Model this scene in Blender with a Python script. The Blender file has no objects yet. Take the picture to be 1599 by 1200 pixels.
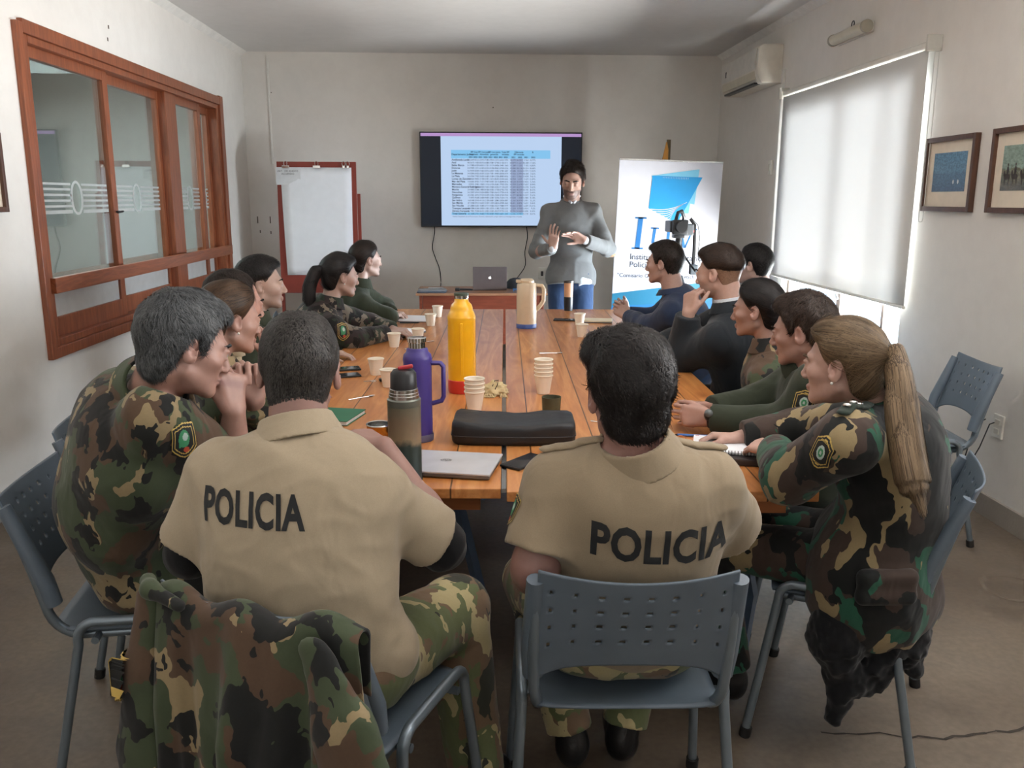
import bpy, bmesh, math, random
import numpy as np
from mathutils import Vector, Matrix
from mathutils.bvhtree import BVHTree
random.seed(7); np.random.seed(7)
R = math.radians
SC = bpy.context.scene
C = SC.collection

# ---------------------------------------------------------------- camera, world, lights, exposure
cam_d = bpy.data.cameras.new('camera'); cam = bpy.data.objects.new('camera', cam_d); C.objects.link(cam)
cam_d.sensor_fit = 'HORIZONTAL'; cam_d.sensor_width = 36.0; cam_d.lens = 36.0 * 1347.26 / 1599.0
cam_d.clip_start = 0.05; cam_d.clip_end = 100
cam.location = (0, 0, 1.55)
cam.rotation_euler = (Matrix.Rotation(-R(2.483), 3, 'Z') @ Matrix.Rotation(R(90 - 12.109), 3, 'X') @ Matrix.Rotation(R(0.154), 3, 'Z')).to_euler()
SC.camera = cam

XL, XR, YF, YB, ZC = -2.331, 2.556, 9.272, -2.6, 2.992      # room shell
W = bpy.data.worlds.new('sky'); SC.world = W; W.use_nodes = True
bg = W.node_tree.nodes['Background']; bg.inputs[0].default_value = (0.80, 0.90, 1.0, 1); bg.inputs[1].default_value = 2.2

def area(name, loc, rot, sx, sy, power, col, spread=180):
    l = bpy.data.lights.new(name, 'AREA'); l.shape = 'RECTANGLE'; l.size = sx; l.size_y = sy
    l.energy = power; l.color = col; l.spread = R(spread)
    o = bpy.data.objects.new(name, l); C.objects.link(o); o.location = loc; o.rotation_euler = rot
    return o
# daylight outside the window with the blind (right wall), and fill lights added at unseen spots
area('daylight_window', (4.4, 6.1, 1.6), (0, R(90), 0), 3.2, 4.6, 3800, (0.86, 0.93, 1.0))
area('near_side_fill', (2.66, 2.0, 1.75), (0, R(138), 0), 1.1, 1.6, 165, (1.0, 0.96, 0.92), 130)  # unseen fill aimed upward, added to brighten the ceiling and left wall
area('rear_fill', (-0.3, YB + 0.1, 2.1), (R(155), 0, 0), 3.2, 1.0, 42, (1.0, 0.96, 0.92))  # unseen fill added in front of the solid rear wall, no door there
area('corridor_fill', (-3.6, 6.5, 2.6), (0, 0, 0), 1.0, 3.0, 170, (0.95, 0.98, 1.0))  # unseen light added to lighten the view through the left panes
area('ground_bounce_fill', (3.2, 6.1, .15), (0, R(125), 0), 0.6, 2.6, 620, (1.0, 0.97, 0.92))  # fill added low outside the blind window to brighten the ceiling
SC.view_settings.view_transform = 'Standard'; SC.view_settings.look = 'None'
SC.view_settings.exposure = 0.42; SC.view_settings.gamma = 1.0; SC.view_settings.use_curve_mapping = False
SC.render.film_transparent = False
SC.cycles.use_denoising = True
SC.cycles.max_bounces = 8; SC.cycles.diffuse_bounces = 5; SC.cycles.glossy_bounces = 3
SC.cycles.transparent_max_bounces = 8; SC.cycles.transmission_bounces = 4
SC.cycles.caustics_reflective = False; SC.cycles.caustics_refractive = False
SC.cycles.sample_clamp_indirect = 6.0

# ---------------------------------------------------------------- materials
def s2l(c):
    c = c / 255.0
    return c / 12.92 if c <= 0.04045 else ((c + 0.055) / 1.055) ** 2.4
def rgb(r, g, b): return (s2l(r), s2l(g), s2l(b), 1.0)
class NT:
    def __init__(s, name):
        s.m = bpy.data.materials.new(name); s.m.use_nodes = True; s.t = s.m.node_tree; s.n = s.t.nodes
        s.p = s.n['Principled BSDF']; s.out = s.n['Material Output']
    def N(s, typ, **kw):
        n = s.n.new(typ)
        for k, v in kw.items():
            if k.startswith('i_'):
                key = k[2:]; key = int(key) if key.isdigit() else key.replace('_', ' ')
                n.inputs[key].default_value = v
            else: setattr(n, k, v)
        return n
    def L(s, a, b): s.t.links.new(a, b)
    def coords(s, scale=(1, 1, 1), rot=(0, 0, 0), kind='Object'):
        t = s.N('ShaderNodeTexCoord'); m = s.N('ShaderNodeMapping')
        m.inputs['Scale'].default_value = scale; m.inputs['Rotation'].default_value = rot
        s.L(t.outputs[kind], m.inputs[0]); return m.outputs[0]
    def ramp(s, fac, stops, interp='LINEAR'):
        r = s.N('ShaderNodeValToRGB'); r.color_ramp.interpolation = interp
        e = r.color_ramp.elements
        while len(e) < len(stops): e.new(0.5)
        for i, (p, c) in enumerate(stops): e[i].position = p; e[i].color = c
        s.L(fac, r.inputs[0]); return r.outputs[0]
    def noise(s, co, scale, detail=4, rough=0.5, dist=0.0):
        n = s.N('ShaderNodeTexNoise'); n.inputs['Scale'].default_value = scale; n.inputs['Detail'].default_value = detail
        n.inputs['Roughness'].default_value = rough; n.inputs['Distortion'].default_value = dist
        if co is not None: s.L(co, n.inputs['Vector'])
        return n.outputs['Fac']
    def mix(s, fac, a, b, typ='MIX'):
        m = s.N('ShaderNodeMix', data_type='RGBA', blend_type=typ)
        for sock, v in ((m.inputs['Factor'], fac), (m.inputs['A'], a), (m.inputs['B'], b)):
            if isinstance(v, (tuple, float, int)): sock.default_value = v
            else: s.L(v, sock)
        return m.outputs['Result']
    def bump(s, h, strength=0.3, dist=0.01):
        b = s.N('ShaderNodeBump'); b.inputs['Strength'].default_value = strength; b.inputs['Distance'].default_value = dist
        s.L(h, b.inputs['Height']); s.L(b.outputs[0], s.p.inputs['Normal']); return b
    def base(s, c):
        if isinstance(c, tuple): s.p.inputs['Base Color'].default_value = c
        else: s.L(c, s.p.inputs['Base Color'])
_mc = {}
def mat(name, c, rough=0.5, metal=0.0, var=0.06, nscale=14, bump=0.0, bscale=80, coat=0.0, sheen=0.0, spec=0.5):
    if name in _mc: return _mc[name]
    t = NT(name); co = t.coords()
    f = t.noise(co, nscale, 3)
    d = tuple(max(0, x * (1 - var)) for x in c[:3]) + (1,); u = tuple(min(1, x * (1 + var)) for x in c[:3]) + (1,)
    t.base(t.ramp(f, [(0.3, d), (0.7, u)]))
    t.p.inputs['Roughness'].default_value = rough; t.p.inputs['Metallic'].default_value = metal
    t.p.inputs['Coat Weight'].default_value = coat; t.p.inputs['Sheen Weight'].default_value = sheen
    t.p.inputs['Specular IOR Level'].default_value = spec
    if bump: t.bump(t.noise(co, bscale, 4), bump, 0.004)
    _mc[name] = t.m; return t.m
def emis(name, c, s=1.0):
    if name in _mc: return _mc[name]
    t = NT(name); t.p.inputs['Base Color'].default_value = (0.02, 0.02, 0.02, 1)
    t.p.inputs['Emission Color'].default_value = c; t.p.inputs['Emission Strength'].default_value = s
    t.p.inputs['Roughness'].default_value = 0.35; t.p.inputs['Specular IOR Level'].default_value = 0.15
    _mc[name] = t.m; return t.m
def wall_mat(name, c, bstr=0.25):
    t = NT(name); co = t.coords()
    f = t.noise(co, 1.3, 5, 0.55); g = t.noise(co, 9, 5, 0.6)
    a = t.ramp(f, [(0.3, tuple(x * 0.95 for x in c[:3]) + (1,)), (0.7, c)])
    a = t.mix(0.06, a, t.ramp(g, [(0.35, (0.45, 0.43, 0.40, 1)), (0.6, (1, 1, 1, 1))]), 'MULTIPLY')
    t.base(a); t.p.inputs['Roughness'].default_value = 0.75
    t.bump(t.noise(co, 30, 6, 0.6), bstr * .5, 0.006); return t.m
M_wall = wall_mat('painted_wall', rgb(226, 222, 216)); M_ceil = wall_mat('painted_ceiling', rgb(216, 214, 212), 0.15)
def floor_mat():
    t = NT('concrete_floor'); co = t.coords()
    f = t.noise(co, 1.1, 6, 0.6, 0.6); g = t.noise(co, 5, 8, 0.65, 0.3); h = t.noise(co, 45, 4)
    a = t.ramp(f, [(0.28, rgb(98, 87, 76)), (0.5, rgb(120, 109, 97)), (0.72, rgb(142, 132, 119))])
    a = t.mix(0.55, a, t.ramp(g, [(0.3, rgb(150, 140, 130)), (0.7, rgb(235, 228, 215))]), 'MULTIPLY')
    a = t.mix(0.25, a, t.ramp(h, [(0.35, rgb(150, 140, 130)), (0.65, (1, 1, 1, 1))]), 'MULTIPLY')
    t.base(a)
    r = t.ramp(g, [(0.3, (0.32,) * 3 + (1,)), (0.7, (0.55,) * 3 + (1,))]); t.L(r, t.p.inputs['Roughness'])
    t.bump(t.noise(co, 14, 8, 0.6), 0.12, 0.01); return t.m
M_floor = floor_mat()
def t_mid(a, b): return tuple((x + 2 * y) / 3 for x, y in zip(a, b))
def wood(name, cols, scale=1.0, axis='Y', rough=0.35, plank=0.0, coat=0.0, shift=0.0):
    t = NT(name); tc = t.N('ShaderNodeTexCoord'); sep = t.N('ShaderNodeSeparateXYZ'); t.L(tc.outputs['Object'], sep.inputs[0])
    ax = {'X': 0, 'Y': 1, 'Z': 2}[axis]; cr = {'X': 1, 'Y': 0, 'Z': 0}[axis]
    co = None
    def math_(op, a, b):
        m = t.N('ShaderNodeMath', operation=op)
        for i, v in enumerate((a, b)):
            if isinstance(v, (int, float)): m.inputs[i].default_value = v
            else: t.L(v, m.inputs[i])
        return m.outputs[0]
    sc = [9 * scale] * 3; sc[ax] = 0.9 * scale
    mp = t.N('ShaderNodeMapping'); mp.inputs['Scale'].default_value = sc; t.L(tc.outputs['Object'], mp.inputs[0])
    vec = mp.outputs[0]; idx = None
    if plank:
        q = math_('DIVIDE', math_('ADD', sep.outputs[cr], 10.0 + shift), plank); idx = math_('FLOOR', q, 0); fr = math_('FRACT', q, 0)
        cmb = t.N('ShaderNodeCombineXYZ'); t.L(math_('MULTIPLY', idx, 7.31), cmb.inputs[2]); t.L(math_('MULTIPLY', idx, 3.7), cmb.inputs[1])
        va = t.N('ShaderNodeVectorMath', operation='ADD'); t.L(vec, va.inputs[0]); t.L(cmb.outputs[0], va.inputs[1]); vec = va.outputs[0]
    n1 = t.noise(vec, 1.0, 3, 0.5, 1.2)
    rings = math_('FRACT', math_('MULTIPLY', n1, 5.0), 0)
    rings = math_('ABSOLUTE', math_('SUBTRACT', rings, 0.5), 0)
    fine = t.noise(vec, 5.0, 8, 0.7, 0.4)
    a = t.ramp(rings, [(0.0, t_mid(cols[0], cols[1])), (0.22, cols[1]), (0.5, cols[2])])
    a = t.mix(0.40, a, t.ramp(fine, [(0.3, cols[0]), (0.65, cols[2])]))
    if plank:
        wn = t.N('ShaderNodeTexWhiteNoise', noise_dimensions='1D'); t.L(idx, wn.inputs['W'])
        a = t.mix(0.45, a, t.ramp(wn.outputs['Value'], [(0.0, (0.62, 0.5, 0.42, 1)), (0.5, (0.95, 0.9, 0.85, 1)), (1.0, (1, 1, 1, 1))]), 'MULTIPLY')
        edge = math_('LESS_THAN', math_('MINIMUM', fr, math_('SUBTRACT', 1.0, fr)), 0.011)
        a = t.mix(edge, a, tuple(x * 0.25 for x in cols[0][:3]) + (1,))
        # knots
        vo = t.N('ShaderNodeTexVoronoi'); vo.inputs['Scale'].default_value = 1.0
        mp2 = t.N('ShaderNodeMapping'); mp2.inputs['Scale'].default_value = (5, 2.1, 1) if axis == 'Y' else (2.1, 5, 1); t.L(tc.outputs['Object'], mp2.inputs[0]); t.L(mp2.outputs[0], vo.inputs['Vector'])
        kn = t.ramp(vo.outputs['Distance'], [(0.03, (0.25, 0.13, 0.07, 1)), (0.10, (0.75, 0.6, 0.5, 1)), (0.2, (1, 1, 1, 1))])
        a = t.mix(1.0, a, kn, 'MULTIPLY')
    t.base(a); t.p.inputs['Roughness'].default_value = rough; t.p.inputs['Coat Weight'].default_value = coat
    t.p.inputs['Coat Roughness'].default_value = 0.18
    t.bump(fine, 0.06, 0.003); return t.m
M_table = wood('honey_pine_planks', [rgb(148, 86, 38), rgb(194, 124, 62), rgb(214, 152, 92)], 0.8, 'Y', 0.38, 0.215, 0.35, 0.03)
M_frame = wood('varnished_window_wood', [rgb(88, 44, 26), rgb(132, 72, 44), rgb(152, 86, 54)], 1.2, 'Z', 0.38, 0, 0.1)
M_frameY = wood('varnished_rail_wood', [rgb(88, 44, 26), rgb(132, 72, 44), rgb(152, 86, 54)], 1.2, 'Y', 0.38, 0, 0.1)
M_desk = wood('reddish_desk_wood', [rgb(98, 44, 28), rgb(128, 60, 40), rgb(140, 70, 48)], 0.8, 'X', 0.4)
M_desktop = wood('desk_top_wood', [rgb(128, 88, 62), rgb(158, 114, 84), rgb(170, 126, 96)], 0.8, 'X', 0.4)
M_easel = mat('red_brown_easel_paint', rgb(132, 50, 38), 0.5)
M_picframe = wood('dark_picture_frame_wood', [rgb(48, 28, 20), rgb(76, 48, 34), rgb(92, 60, 44)], 2, 'Z', 0.45)
M_steel = mat('brushed_steel', rgb(190, 190, 188), 0.25, 1.0)
M_chrome = mat('chrome', rgb(215, 215, 215), 0.1, 1.0)
M_tube = mat('grey_enamel_tube', rgb(122, 134, 144), 0.28, 0.55, bump=0.02)
M_plastic = mat('slate_blue_plastic', rgb(90, 102, 114), 0.42, bump=0.08, bscale=400)
M_black = mat('black_plastic', rgb(24, 25, 28), 0.4)
M_rubber = mat('black_rubber', rgb(20, 20, 20), 0.7)
M_white = mat('white_plastic', rgb(228, 226, 218), 0.4)
M_paper = mat('white_paper', rgb(232, 234, 240), 0.7, var=0.02)
M_cup = mat('foam_cup_white', rgb(236, 228, 212), 0.6, var=0.02)
M_alu = mat('laptop_aluminium', rgb(204, 206, 212), 0.38, 0.35)
M_mac = mat('dark_aluminium_lid', rgb(122, 112, 112), 0.4, 0.6)

# ---------------------------------------------------------------- mesh helpers
def tag(o, label=None, cat=None, group=None, kind=None):
    if label: o['label'] = label
    if cat: o['category'] = cat
    if group: o['group'] = group
    if kind: o['kind'] = kind
    return o
def empty(name, loc, label, cat, group=None, rz=0):
    o = bpy.data.objects.new(name, None); C.objects.link(o); o.location = loc; o.rotation_euler = (0, 0, rz)
    o.empty_display_size = 0.05
    return tag(o, label, cat, group)
class MB:
    """collects shapes, then links them as one mesh object"""
    def __init__(s): s.v = []; s.f = []; s.mi = []; s.n = 0
    def add(s, vs, fs, mi=0):
        s.v.extend([tuple(v) for v in vs]); s.f.extend([tuple(i + s.n for i in f) for f in fs]); s.mi.extend([mi] * len(fs)); s.n += len(vs); return s
    def box(s, c, d, rot=None, mi=0, bev=0.0):
        bm = bmesh.new(); bmesh.ops.create_cube(bm, size=1)
        for v in bm.verts: v.co = Vector((v.co.x * d[0], v.co.y * d[1], v.co.z * d[2]))
        if bev: bmesh.ops.bevel(bm, geom=list(bm.edges), offset=bev, segments=2, affect='EDGES', profile=0.6)
        m = Matrix.Translation(c) @ (rot.to_4x4() if rot is not None else Matrix.Identity(4))
        return s.bm(bm, m, mi)
    def bb(s, x0, x1, y0, y1, z0, z1, mi=0, bev=0.0):
        return s.box(((x0 + x1) / 2, (y0 + y1) / 2, (z0 + z1) / 2), (abs(x1 - x0), abs(y1 - y0), abs(z1 - z0)), None, mi, bev)
    def bm(s, bm, m=None, mi=0):
        bm.verts.index_update()
        vs = [(m @ v.co) if m else v.co.copy() for v in bm.verts]
        s.add(vs, [[v.index for v in f.verts] for f in bm.faces], mi); bm.free(); return s
    def tube(s, pts, r, seg=10, mi=0, cap=True, flat=1.0):
        pts = [Vector(p) for p in pts]; n = len(pts); rings = []
        up = Vector((0, 0, 1)); t0 = (pts[1] - pts[0]).normalized()
        if abs(t0.dot(up)) > 0.95: up = Vector((1, 0, 0))
        a = t0.cross(up).normalized()
        for i in range(n):
            t = ((pts[min(i + 1, n - 1)] - pts[i]).normalized() + (pts[i] - pts[max(i - 1, 0)]).normalized())
            t = t.normalized() if t.length > 1e-9 else t0
            a = (a - t * a.dot(t)).normalized(); b = t.cross(a)
            rr = r[i] if hasattr(r, '__len__') else r
            rings.append([pts[i] + (a * math.cos(q) + b * math.sin(q) * flat) * rr for q in [2 * math.pi * k / seg for k in range(seg)]])
        vs = [v for rg in rings for v in rg]
        fs = [(i * seg + k, i * seg + (k + 1) % seg, (i + 1) * seg + (k + 1) % seg, (i + 1) * seg + k) for i in range(n - 1) for k in range(seg)]
        if cap: fs.append(tuple(range(seg))[::-1]); fs.append(tuple((n - 1) * seg + k for k in range(seg)))
        return s.add(vs, fs, mi)
    def lathe(s, prof, seg=32, c=(0, 0, 0), mi=0, mis=None):
        c = Vector(c); vs = [c + Vector((r * math.cos(2 * math.pi * k / seg), r * math.sin(2 * math.pi * k / seg), z)) for r, z in prof for k in range(seg)]
        for i in range(len(prof) - 1):
            fs = [(i * seg + k, i * seg + (k + 1) % seg, (i + 1) * seg + (k + 1) % seg, (i + 1) * seg + k) for k in range(seg)]
            if i == 0:
                base = s.n; s.v.extend([tuple(v) for v in vs]); s.n += len(vs)
            m = mis[i] if mis else mi
            s.f.extend([tuple(j + base for j in f) for f in fs]); s.mi.extend([m] * len(fs))
        return s
    def prism(s, poly, z0, z1, M=None, mi=0):
        n = len(poly); vs = [Vector((x, y, z0)) for x, y in poly] + [Vector((x, y, z1)) for x, y in poly]
        if M is not None: vs = [M @ v for v in vs]
        fs = [tuple(range(n))[::-1], tuple(range(n, 2 * n))] + [(i, (i + 1) % n, n + (i + 1) % n, n + i) for i in range(n)]
        return s.add(vs, fs, mi)
    def build(s, name, m, parent=None, smooth=False, loc=None, bevel=0, fix=True):
        me = bpy.data.meshes.new(name); me.from_pydata(s.v, [], s.f)
        for x in (m if isinstance(m, (list, tuple)) else [m]): me.materials.append(x)
        if len(me.materials) > 1: me.polygons.foreach_set('material_index', s.mi)
        if fix:
            b = bmesh.new(); b.from_mesh(me); bmesh.ops.recalc_face_normals(b, faces=b.faces); b.to_mesh(me); b.free()
        if smooth:
            me.polygons.foreach_set('use_smooth', [True] * len(me.polygons))
            if smooth != 'all':
                try: me.set_sharp_from_angle(angle=R(40))
                except Exception: pass
        o = bpy.data.objects.new(name, me); C.objects.link(o)
        if parent is not None: o.parent = parent
        if loc is not None: o.location = loc
        if bevel:
            md = o.modifiers.new('bevel', 'BEVEL'); md.width = bevel; md.segments = 2; md.limit_method = 'ANGLE'
        return o
def copy_tree(o, parent=None):
    c = o.copy(); C.objects.link(c)
    if parent is not None: c.parent = parent
    for ch in [x for x in C.objects if x.parent == o]: copy_tree(ch, c)
    return c
def recenter(o):
    """put a one-mesh thing's origin at the middle of its base"""
    me = o.data; n = len(me.vertices); a = np.empty(n * 3, np.float32); me.vertices.foreach_get('co', a); a = a.reshape(-1, 3)
    c = np.array([(a[:, 0].min() + a[:, 0].max()) / 2, (a[:, 1].min() + a[:, 1].max()) / 2, a[:, 2].min()])
    me.vertices.foreach_set('co', (a - c).astype(np.float32).ravel()); o.location = Vector(o.location) + Vector(c); return o
def arc(c, r, a0, a1, n, ax0, ax1):
    c = Vector(c); ax0 = Vector(ax0); ax1 = Vector(ax1)
    return [c + ax0 * (r * math.cos(R(a0 + (a1 - a0) * i / n))) + ax1 * (r * math.sin(R(a0 + (a1 - a0) * i / n))) for i in range(n + 1)]
def text_mesh(body, size, align='LEFT', offset=0.0, spacing=1.0, line=1.0, extrude=0.0):
    cu = bpy.data.curves.new('txt', 'FONT'); cu.body = body; cu.size = size; cu.align_x = align; cu.offset = offset
    cu.space_character = spacing; cu.space_line = line; cu.resolution_u = 3; cu.extrude = extrude
    o = bpy.data.objects.new('txt', cu); C.objects.link(o)
    bpy.context.view_layer.update()
    me = bpy.data.meshes.new_from_object(o.evaluated_get(bpy.context.evaluated_depsgraph_get()))
    C.objects.unlink(o); bpy.data.objects.remove(o)
    v = np.empty(len(me.vertices) * 3, np.float32); me.vertices.foreach_get('co', v); v = v.reshape(-1, 3)
    fs = [tuple(p.vertices) for p in me.polygons]; bpy.data.meshes.remove(me)
    return v, fs
# ================================================================= ROOM
def struct(o): o['kind'] = 'structure'; return o
T = 0.16
struct(MB().bb(XL - 2.2, XR + T, YB - T, YF + T, -0.12, 0).build('floor', M_floor))
struct(MB().bb(XL - 2.2, XR + T, YB - T, YF + T, ZC, ZC + 0.12).build('ceiling', M_ceil))
struct(MB().bb(XL - T, XR + T, YF, YF + T, 0, ZC).build('wall_back', M_wall))
struct(MB().bb(XL - T, XR + T, YB - T, YB, 0, ZC).build('wall_rear', M_wall))
WY0, WY1, WZ0, WZ1 = 4.80, 8.34, 0.72, 2.40
def wall_hole(name, x0, x1, y0, y1, z0, z1):
    m = MB().bb(x0, x1, YB, y0, 0, ZC).bb(x0, x1, y1, YF, 0, ZC).bb(x0, x1, y0, y1, 0, z0).bb(x0, x1, y0, y1, z1, ZC)
    return struct(m.build(name, M_wall))
wall_hole('wall_left', XL - T, XL, WY0, WY1, WZ0, WZ1)
DY0, DY1, DZ0, DZ1 = 5.06, 7.12, 0.50, 2.28
N0, N1, NZ0, NZ1 = 1.15, 2.85, 1.15, 2.35  # unseen opening, added to hold the near fill light
wr_m = MB().bb(XR, XR + T, YB, N0, 0, ZC).bb(XR, XR + T, N1, DY0, 0, ZC).bb(XR, XR + T, DY1, YF, 0, ZC)
for (a, b, c, d) in ((N0, N1, 0, NZ0), (N0, N1, NZ1, ZC), (DY0, DY1, 0, DZ0), (DY0, DY1, DZ1, ZC)): wr_m.bb(XR, XR + T, a, b, c, d)
struct(wr_m.build('wall_right', M_wall))
nf = MB()
for (a, b, c, d) in ((N0, N0 + .05, NZ0, NZ1), (N1 - .05, N1, NZ0, NZ1), (N0 + .05, N1 - .05, NZ0, NZ0 + .05), (N0 + .05, N1 - .05, NZ1 - .05, NZ1), (1.98, 2.02, NZ0 + .05, NZ1 - .05)): nf.bb(XR + .12, XR + .155, a, b, c, d)
struct(nf.build('added_window_frame', mat('dark_window_frame', rgb(80, 70, 64), 0.5)))  # made-up frame in the unseen opening behind the near fill
# a shallow pilaster of the back wall corner and painted conduit
M_base = mat('grey_cement_skirting', rgb(150, 143, 134), 0.6, bump=0.3, nscale=6)
struct(MB().bb(XR - 0.018, XR - 0.001, YB + 0.001, YF - 0.001, 0.001, 0.11).build('baseboard_right', M_base))
struct(MB().bb(XL + 0.001, XL + 0.018, YB + 0.001, YF - 0.001, 0.001, 0.11).build('baseboard_left', M_base))
struct(MB().bb(XL + 0.02, XR - 0.02, YF - 0.018, YF - 0.001, 0.001, 0.11).build('baseboard_back', M_base))
def cove(name, pts, prof):
    return None
M_trim = mat('painted_cove', rgb(226, 224, 220), 0.7)
struct(MB().prism([(XL + .001, ZC - .001), (XL + .06, ZC - .001), (XL + .045, ZC - .012), (XL + .015, ZC - .035), (XL + .001, ZC - .045)], YB, YF, Matrix(((1, 0, 0, 0), (0, 0, 1, 0), (0, 1, 0, 0), (0, 0, 0, 1)))).build('trim_1', M_trim))
struct(MB().prism([(XR - .001, ZC - .001), (XR - .06, ZC - .001), (XR - .045, ZC - .012), (XR - .015, ZC - .035), (XR - .001, ZC - .045)], YB, YF, Matrix(((1, 0, 0, 0), (0, 0, 1, 0), (0, 1, 0, 0), (0, 0, 0, 1)))).build('trim_2', M_trim))
# small holes and stains on the back wall
mk = MB()
for (x, z, h) in ((-2.26, 1.33, .07), (-2.13, 1.33, .07), (-2.24, 1.21, .03), (-2.13, 1.20, .03), (0.2, 2.47, .012), (-2.05, 2.6, .008)):
    mk.box((x, YF - 0.0012, z), (0.010, 0.002, h), None, 0, 0.0)
struct(mk.build('trim_3', mat('wall_pock_marks', rgb(96, 86, 78), 0.9)))
mk = MB()
for (y, z) in ((4.95, 2.62), (5.98, 2.62), (5.95, 2.54)): mk.box((XL + 0.0012, y, z), (0.002, 0.014, 0.022))
struct(mk.build('trim_4', mat('wall_pock_marks', rgb(96, 86, 78), 0.9)))
# corridor beyond the left interior window
M_corr = mat('corridor_paint', rgb(150, 150, 148), 0.8)
struct(MB().bb(XL - 2.2, XL - 2.1, YB, YF, 0, ZC).bb(XL - 2.1, XL - T - .001, YF, YF + .1, 0, ZC).bb(XL - 2.1, XL - T - .001, 2.0, 2.1, 0, ZC).build('wall_corridor', M_corr))
# floor crack and drain cover
pts = []; rr = random.Random(3); x = 1.02; y = 2.25
while x < 2.45:
    pts.append((x, y, 0.0015)); x += 0.035; y += rr.uniform(-.016, .016) + (0.004 if x > 1.5 else -.001)
ck = MB()
for i in range(len(pts) - 1):
    w = rr.uniform(.002, .006); a, b = pts[i], pts[i + 1]
    ck.add([(a[0], a[1] - w, .0012), (b[0], b[1] - w, .0012), (b[0], b[1] + w, .0012), (a[0], a[1] + w, .0012)], [(0, 1, 2, 3)])
struct(ck.build('trim_5', mat('crack_dark', rgb(52, 46, 40), 0.9), fix=False))
cv = MB(); n = 24
cv.add([(2.19 + .13 * math.cos(2 * math.pi * k / n) * r_, 3.17 + .13 * math.sin(2 * math.pi * k / n) * r_, .0014) for r_ in (.86, 1.0) for k in range(n)], [(k, (k + 1) % n, n + (k + 1) % n, n + k) for k in range(n)])
struct(cv.build('trim_6', mat('worn_ring', rgb(96, 86, 74), 0.9), fix=False))

# ---------------- left interior window
def glass_mat(name, tint, rough=0.02, refl=0.25, transp=0.75):
    t = NT(name); t.n.remove(t.p)
    g = t.N('ShaderNodeBsdfGlossy'); g.inputs['Roughness'].default_value = rough; g.inputs[0].default_value = (0.9, 0.95, 0.95, 1)
    tr = t.N('ShaderNodeBsdfTransparent'); tr.inputs[0].default_value = tint
    fz = t.N('ShaderNodeLayerWeight'); fz.inputs['Blend'].default_value = .5
    pw = t.N('ShaderNodeMath', operation='POWER'); t.L(fz.outputs['Facing'], pw.inputs[0]); pw.inputs[1].default_value = 4.0
    mp = t.N('ShaderNodeMath', operation='MULTIPLY_ADD'); t.L(pw.outputs[0], mp.inputs[0]); mp.inputs[1].default_value = .5; mp.inputs[2].default_value = refl
    mx = t.N('ShaderNodeMixShader'); t.L(mp.outputs[0], mx.inputs[0]); t.L(tr.outputs[0], mx.inputs[1]); t.L(g.outputs[0], mx.inputs[2]); t.L(mx.outputs[0], t.out.inputs[0])
    return t.m
M_glass = glass_mat('window_glass', (0.78, 0.84, 0.82, 1), 0.02, 0.20)
M_frost = mat('frosted_vinyl', rgb(176, 180, 178), 0.6)
M_litview = mat('lit_view_tone', rgb(180, 180, 178), 0.45)  # pale colour stands in for the lit room seen through the lower panes
win = MB()
xi = XL
def fr(mb, y0, y1, z0, z1, x0=-0.05, x1=0.02, bev=.004): mb.bb(xi + x0, xi + x1, y0, y1, z0, z1, 0, bev)
fr(win, 4.74, 4.80, .68, 2.43, -.001, .03); fr(win, 8.30, 8.40, .68, 2.46, -.001, .03); fr(win, 4.801, 8.299, .68, .74, -.001, .029); fr(win, 4.801, 8.299, 2.38, 2.45, -.001, .029)
fr(win, 4.80, 4.87, .74, 2.38, -.11, .012); fr(win, 8.24, 8.30, .74, 2.38, -.13, .012); fr(win, 4.871, 8.239, .741, .78, -.13, .011); fr(win, 4.871, 8.239, 2.34, 2.379, -.13, .014)
fr(win, 6.96, 7.20, .76, 2.36, -.10, -.01)
w_o = struct(win.build('window_1', M_frame))
def sash(y0, y1, dx, handle=None):
    m = MB(); s = .075; z0, z1 = .78, 2.34
    m.bb(xi + dx - .02, xi + dx + .02, y0, y0 + s * .6, z0, z1, 0, .003); m.bb(xi + dx - .02, xi + dx + .02, y1 - s, y1, z0, z1, 0, .003)
    m.bb(xi + dx - .019, xi + dx + .019, y0, y1, z0, z0 + .11, 0, .003); m.bb(xi + dx - .019, xi + dx + .019, y0, y1, z1 - .06, z1, 0, .003)
    o = m.build('sash', M_frame, w_o)
    g = MB().bb(xi + dx - .003, xi + dx + .003, y0 + .03, y1 - .05, z0 + .1, z1 - .05).build('pane', M_glass, o)
    b = MB(); yc = (y0 + y1) / 2 - .02; xb0, xb1 = xi + dx + .0035, xi + dx + .0050
    for zz in (1.470, 1.502, 1.534, 1.566, 1.598, 1.628):
        h = .020 if zz < 1.48 else .013
        for (a, c) in ((y0 + .05, yc - .07), (yc + .07, y1 - .12)): b.bb(xb0, xb1, a, c, zz - h / 2, zz + h / 2)
    n = 28
    b.add([(xb1, yc + math.cos(q) * ry, 1.55 + math.sin(q) * rz) for ry, rz in ((.055, .085), (.085, .10)) for q in [2 * math.pi * k / n for k in range(n)]], [(k, (k + 1) % n, n + (k + 1) % n, n + k) for k in range(n)])
    b.build('frosted_band', M_frost, o, fix=False)
    MB().bb(xb0, xb1, y0 + .045, y1 - .075, z0 + .11, 1.05).build('lit_view_pane', M_litview, o)
    if handle:
        MB().tube([(xi + dx + .02, y1 - .035, 1.46), (xi + dx + .045, y1 - .035, 1.46)], .008).tube([(xi + dx + .045, y1 - .075, 1.457), (xi + dx + .045, y1 + .01, 1.463)], .007).build('latch', M_black, o, True)
sash(4.86, 5.94, -.045, True); sash(5.90, 7.0, -.085, False); sash(7.16, 7.86, -.045, False); sash(7.80, 8.26, -.09, False)
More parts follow.
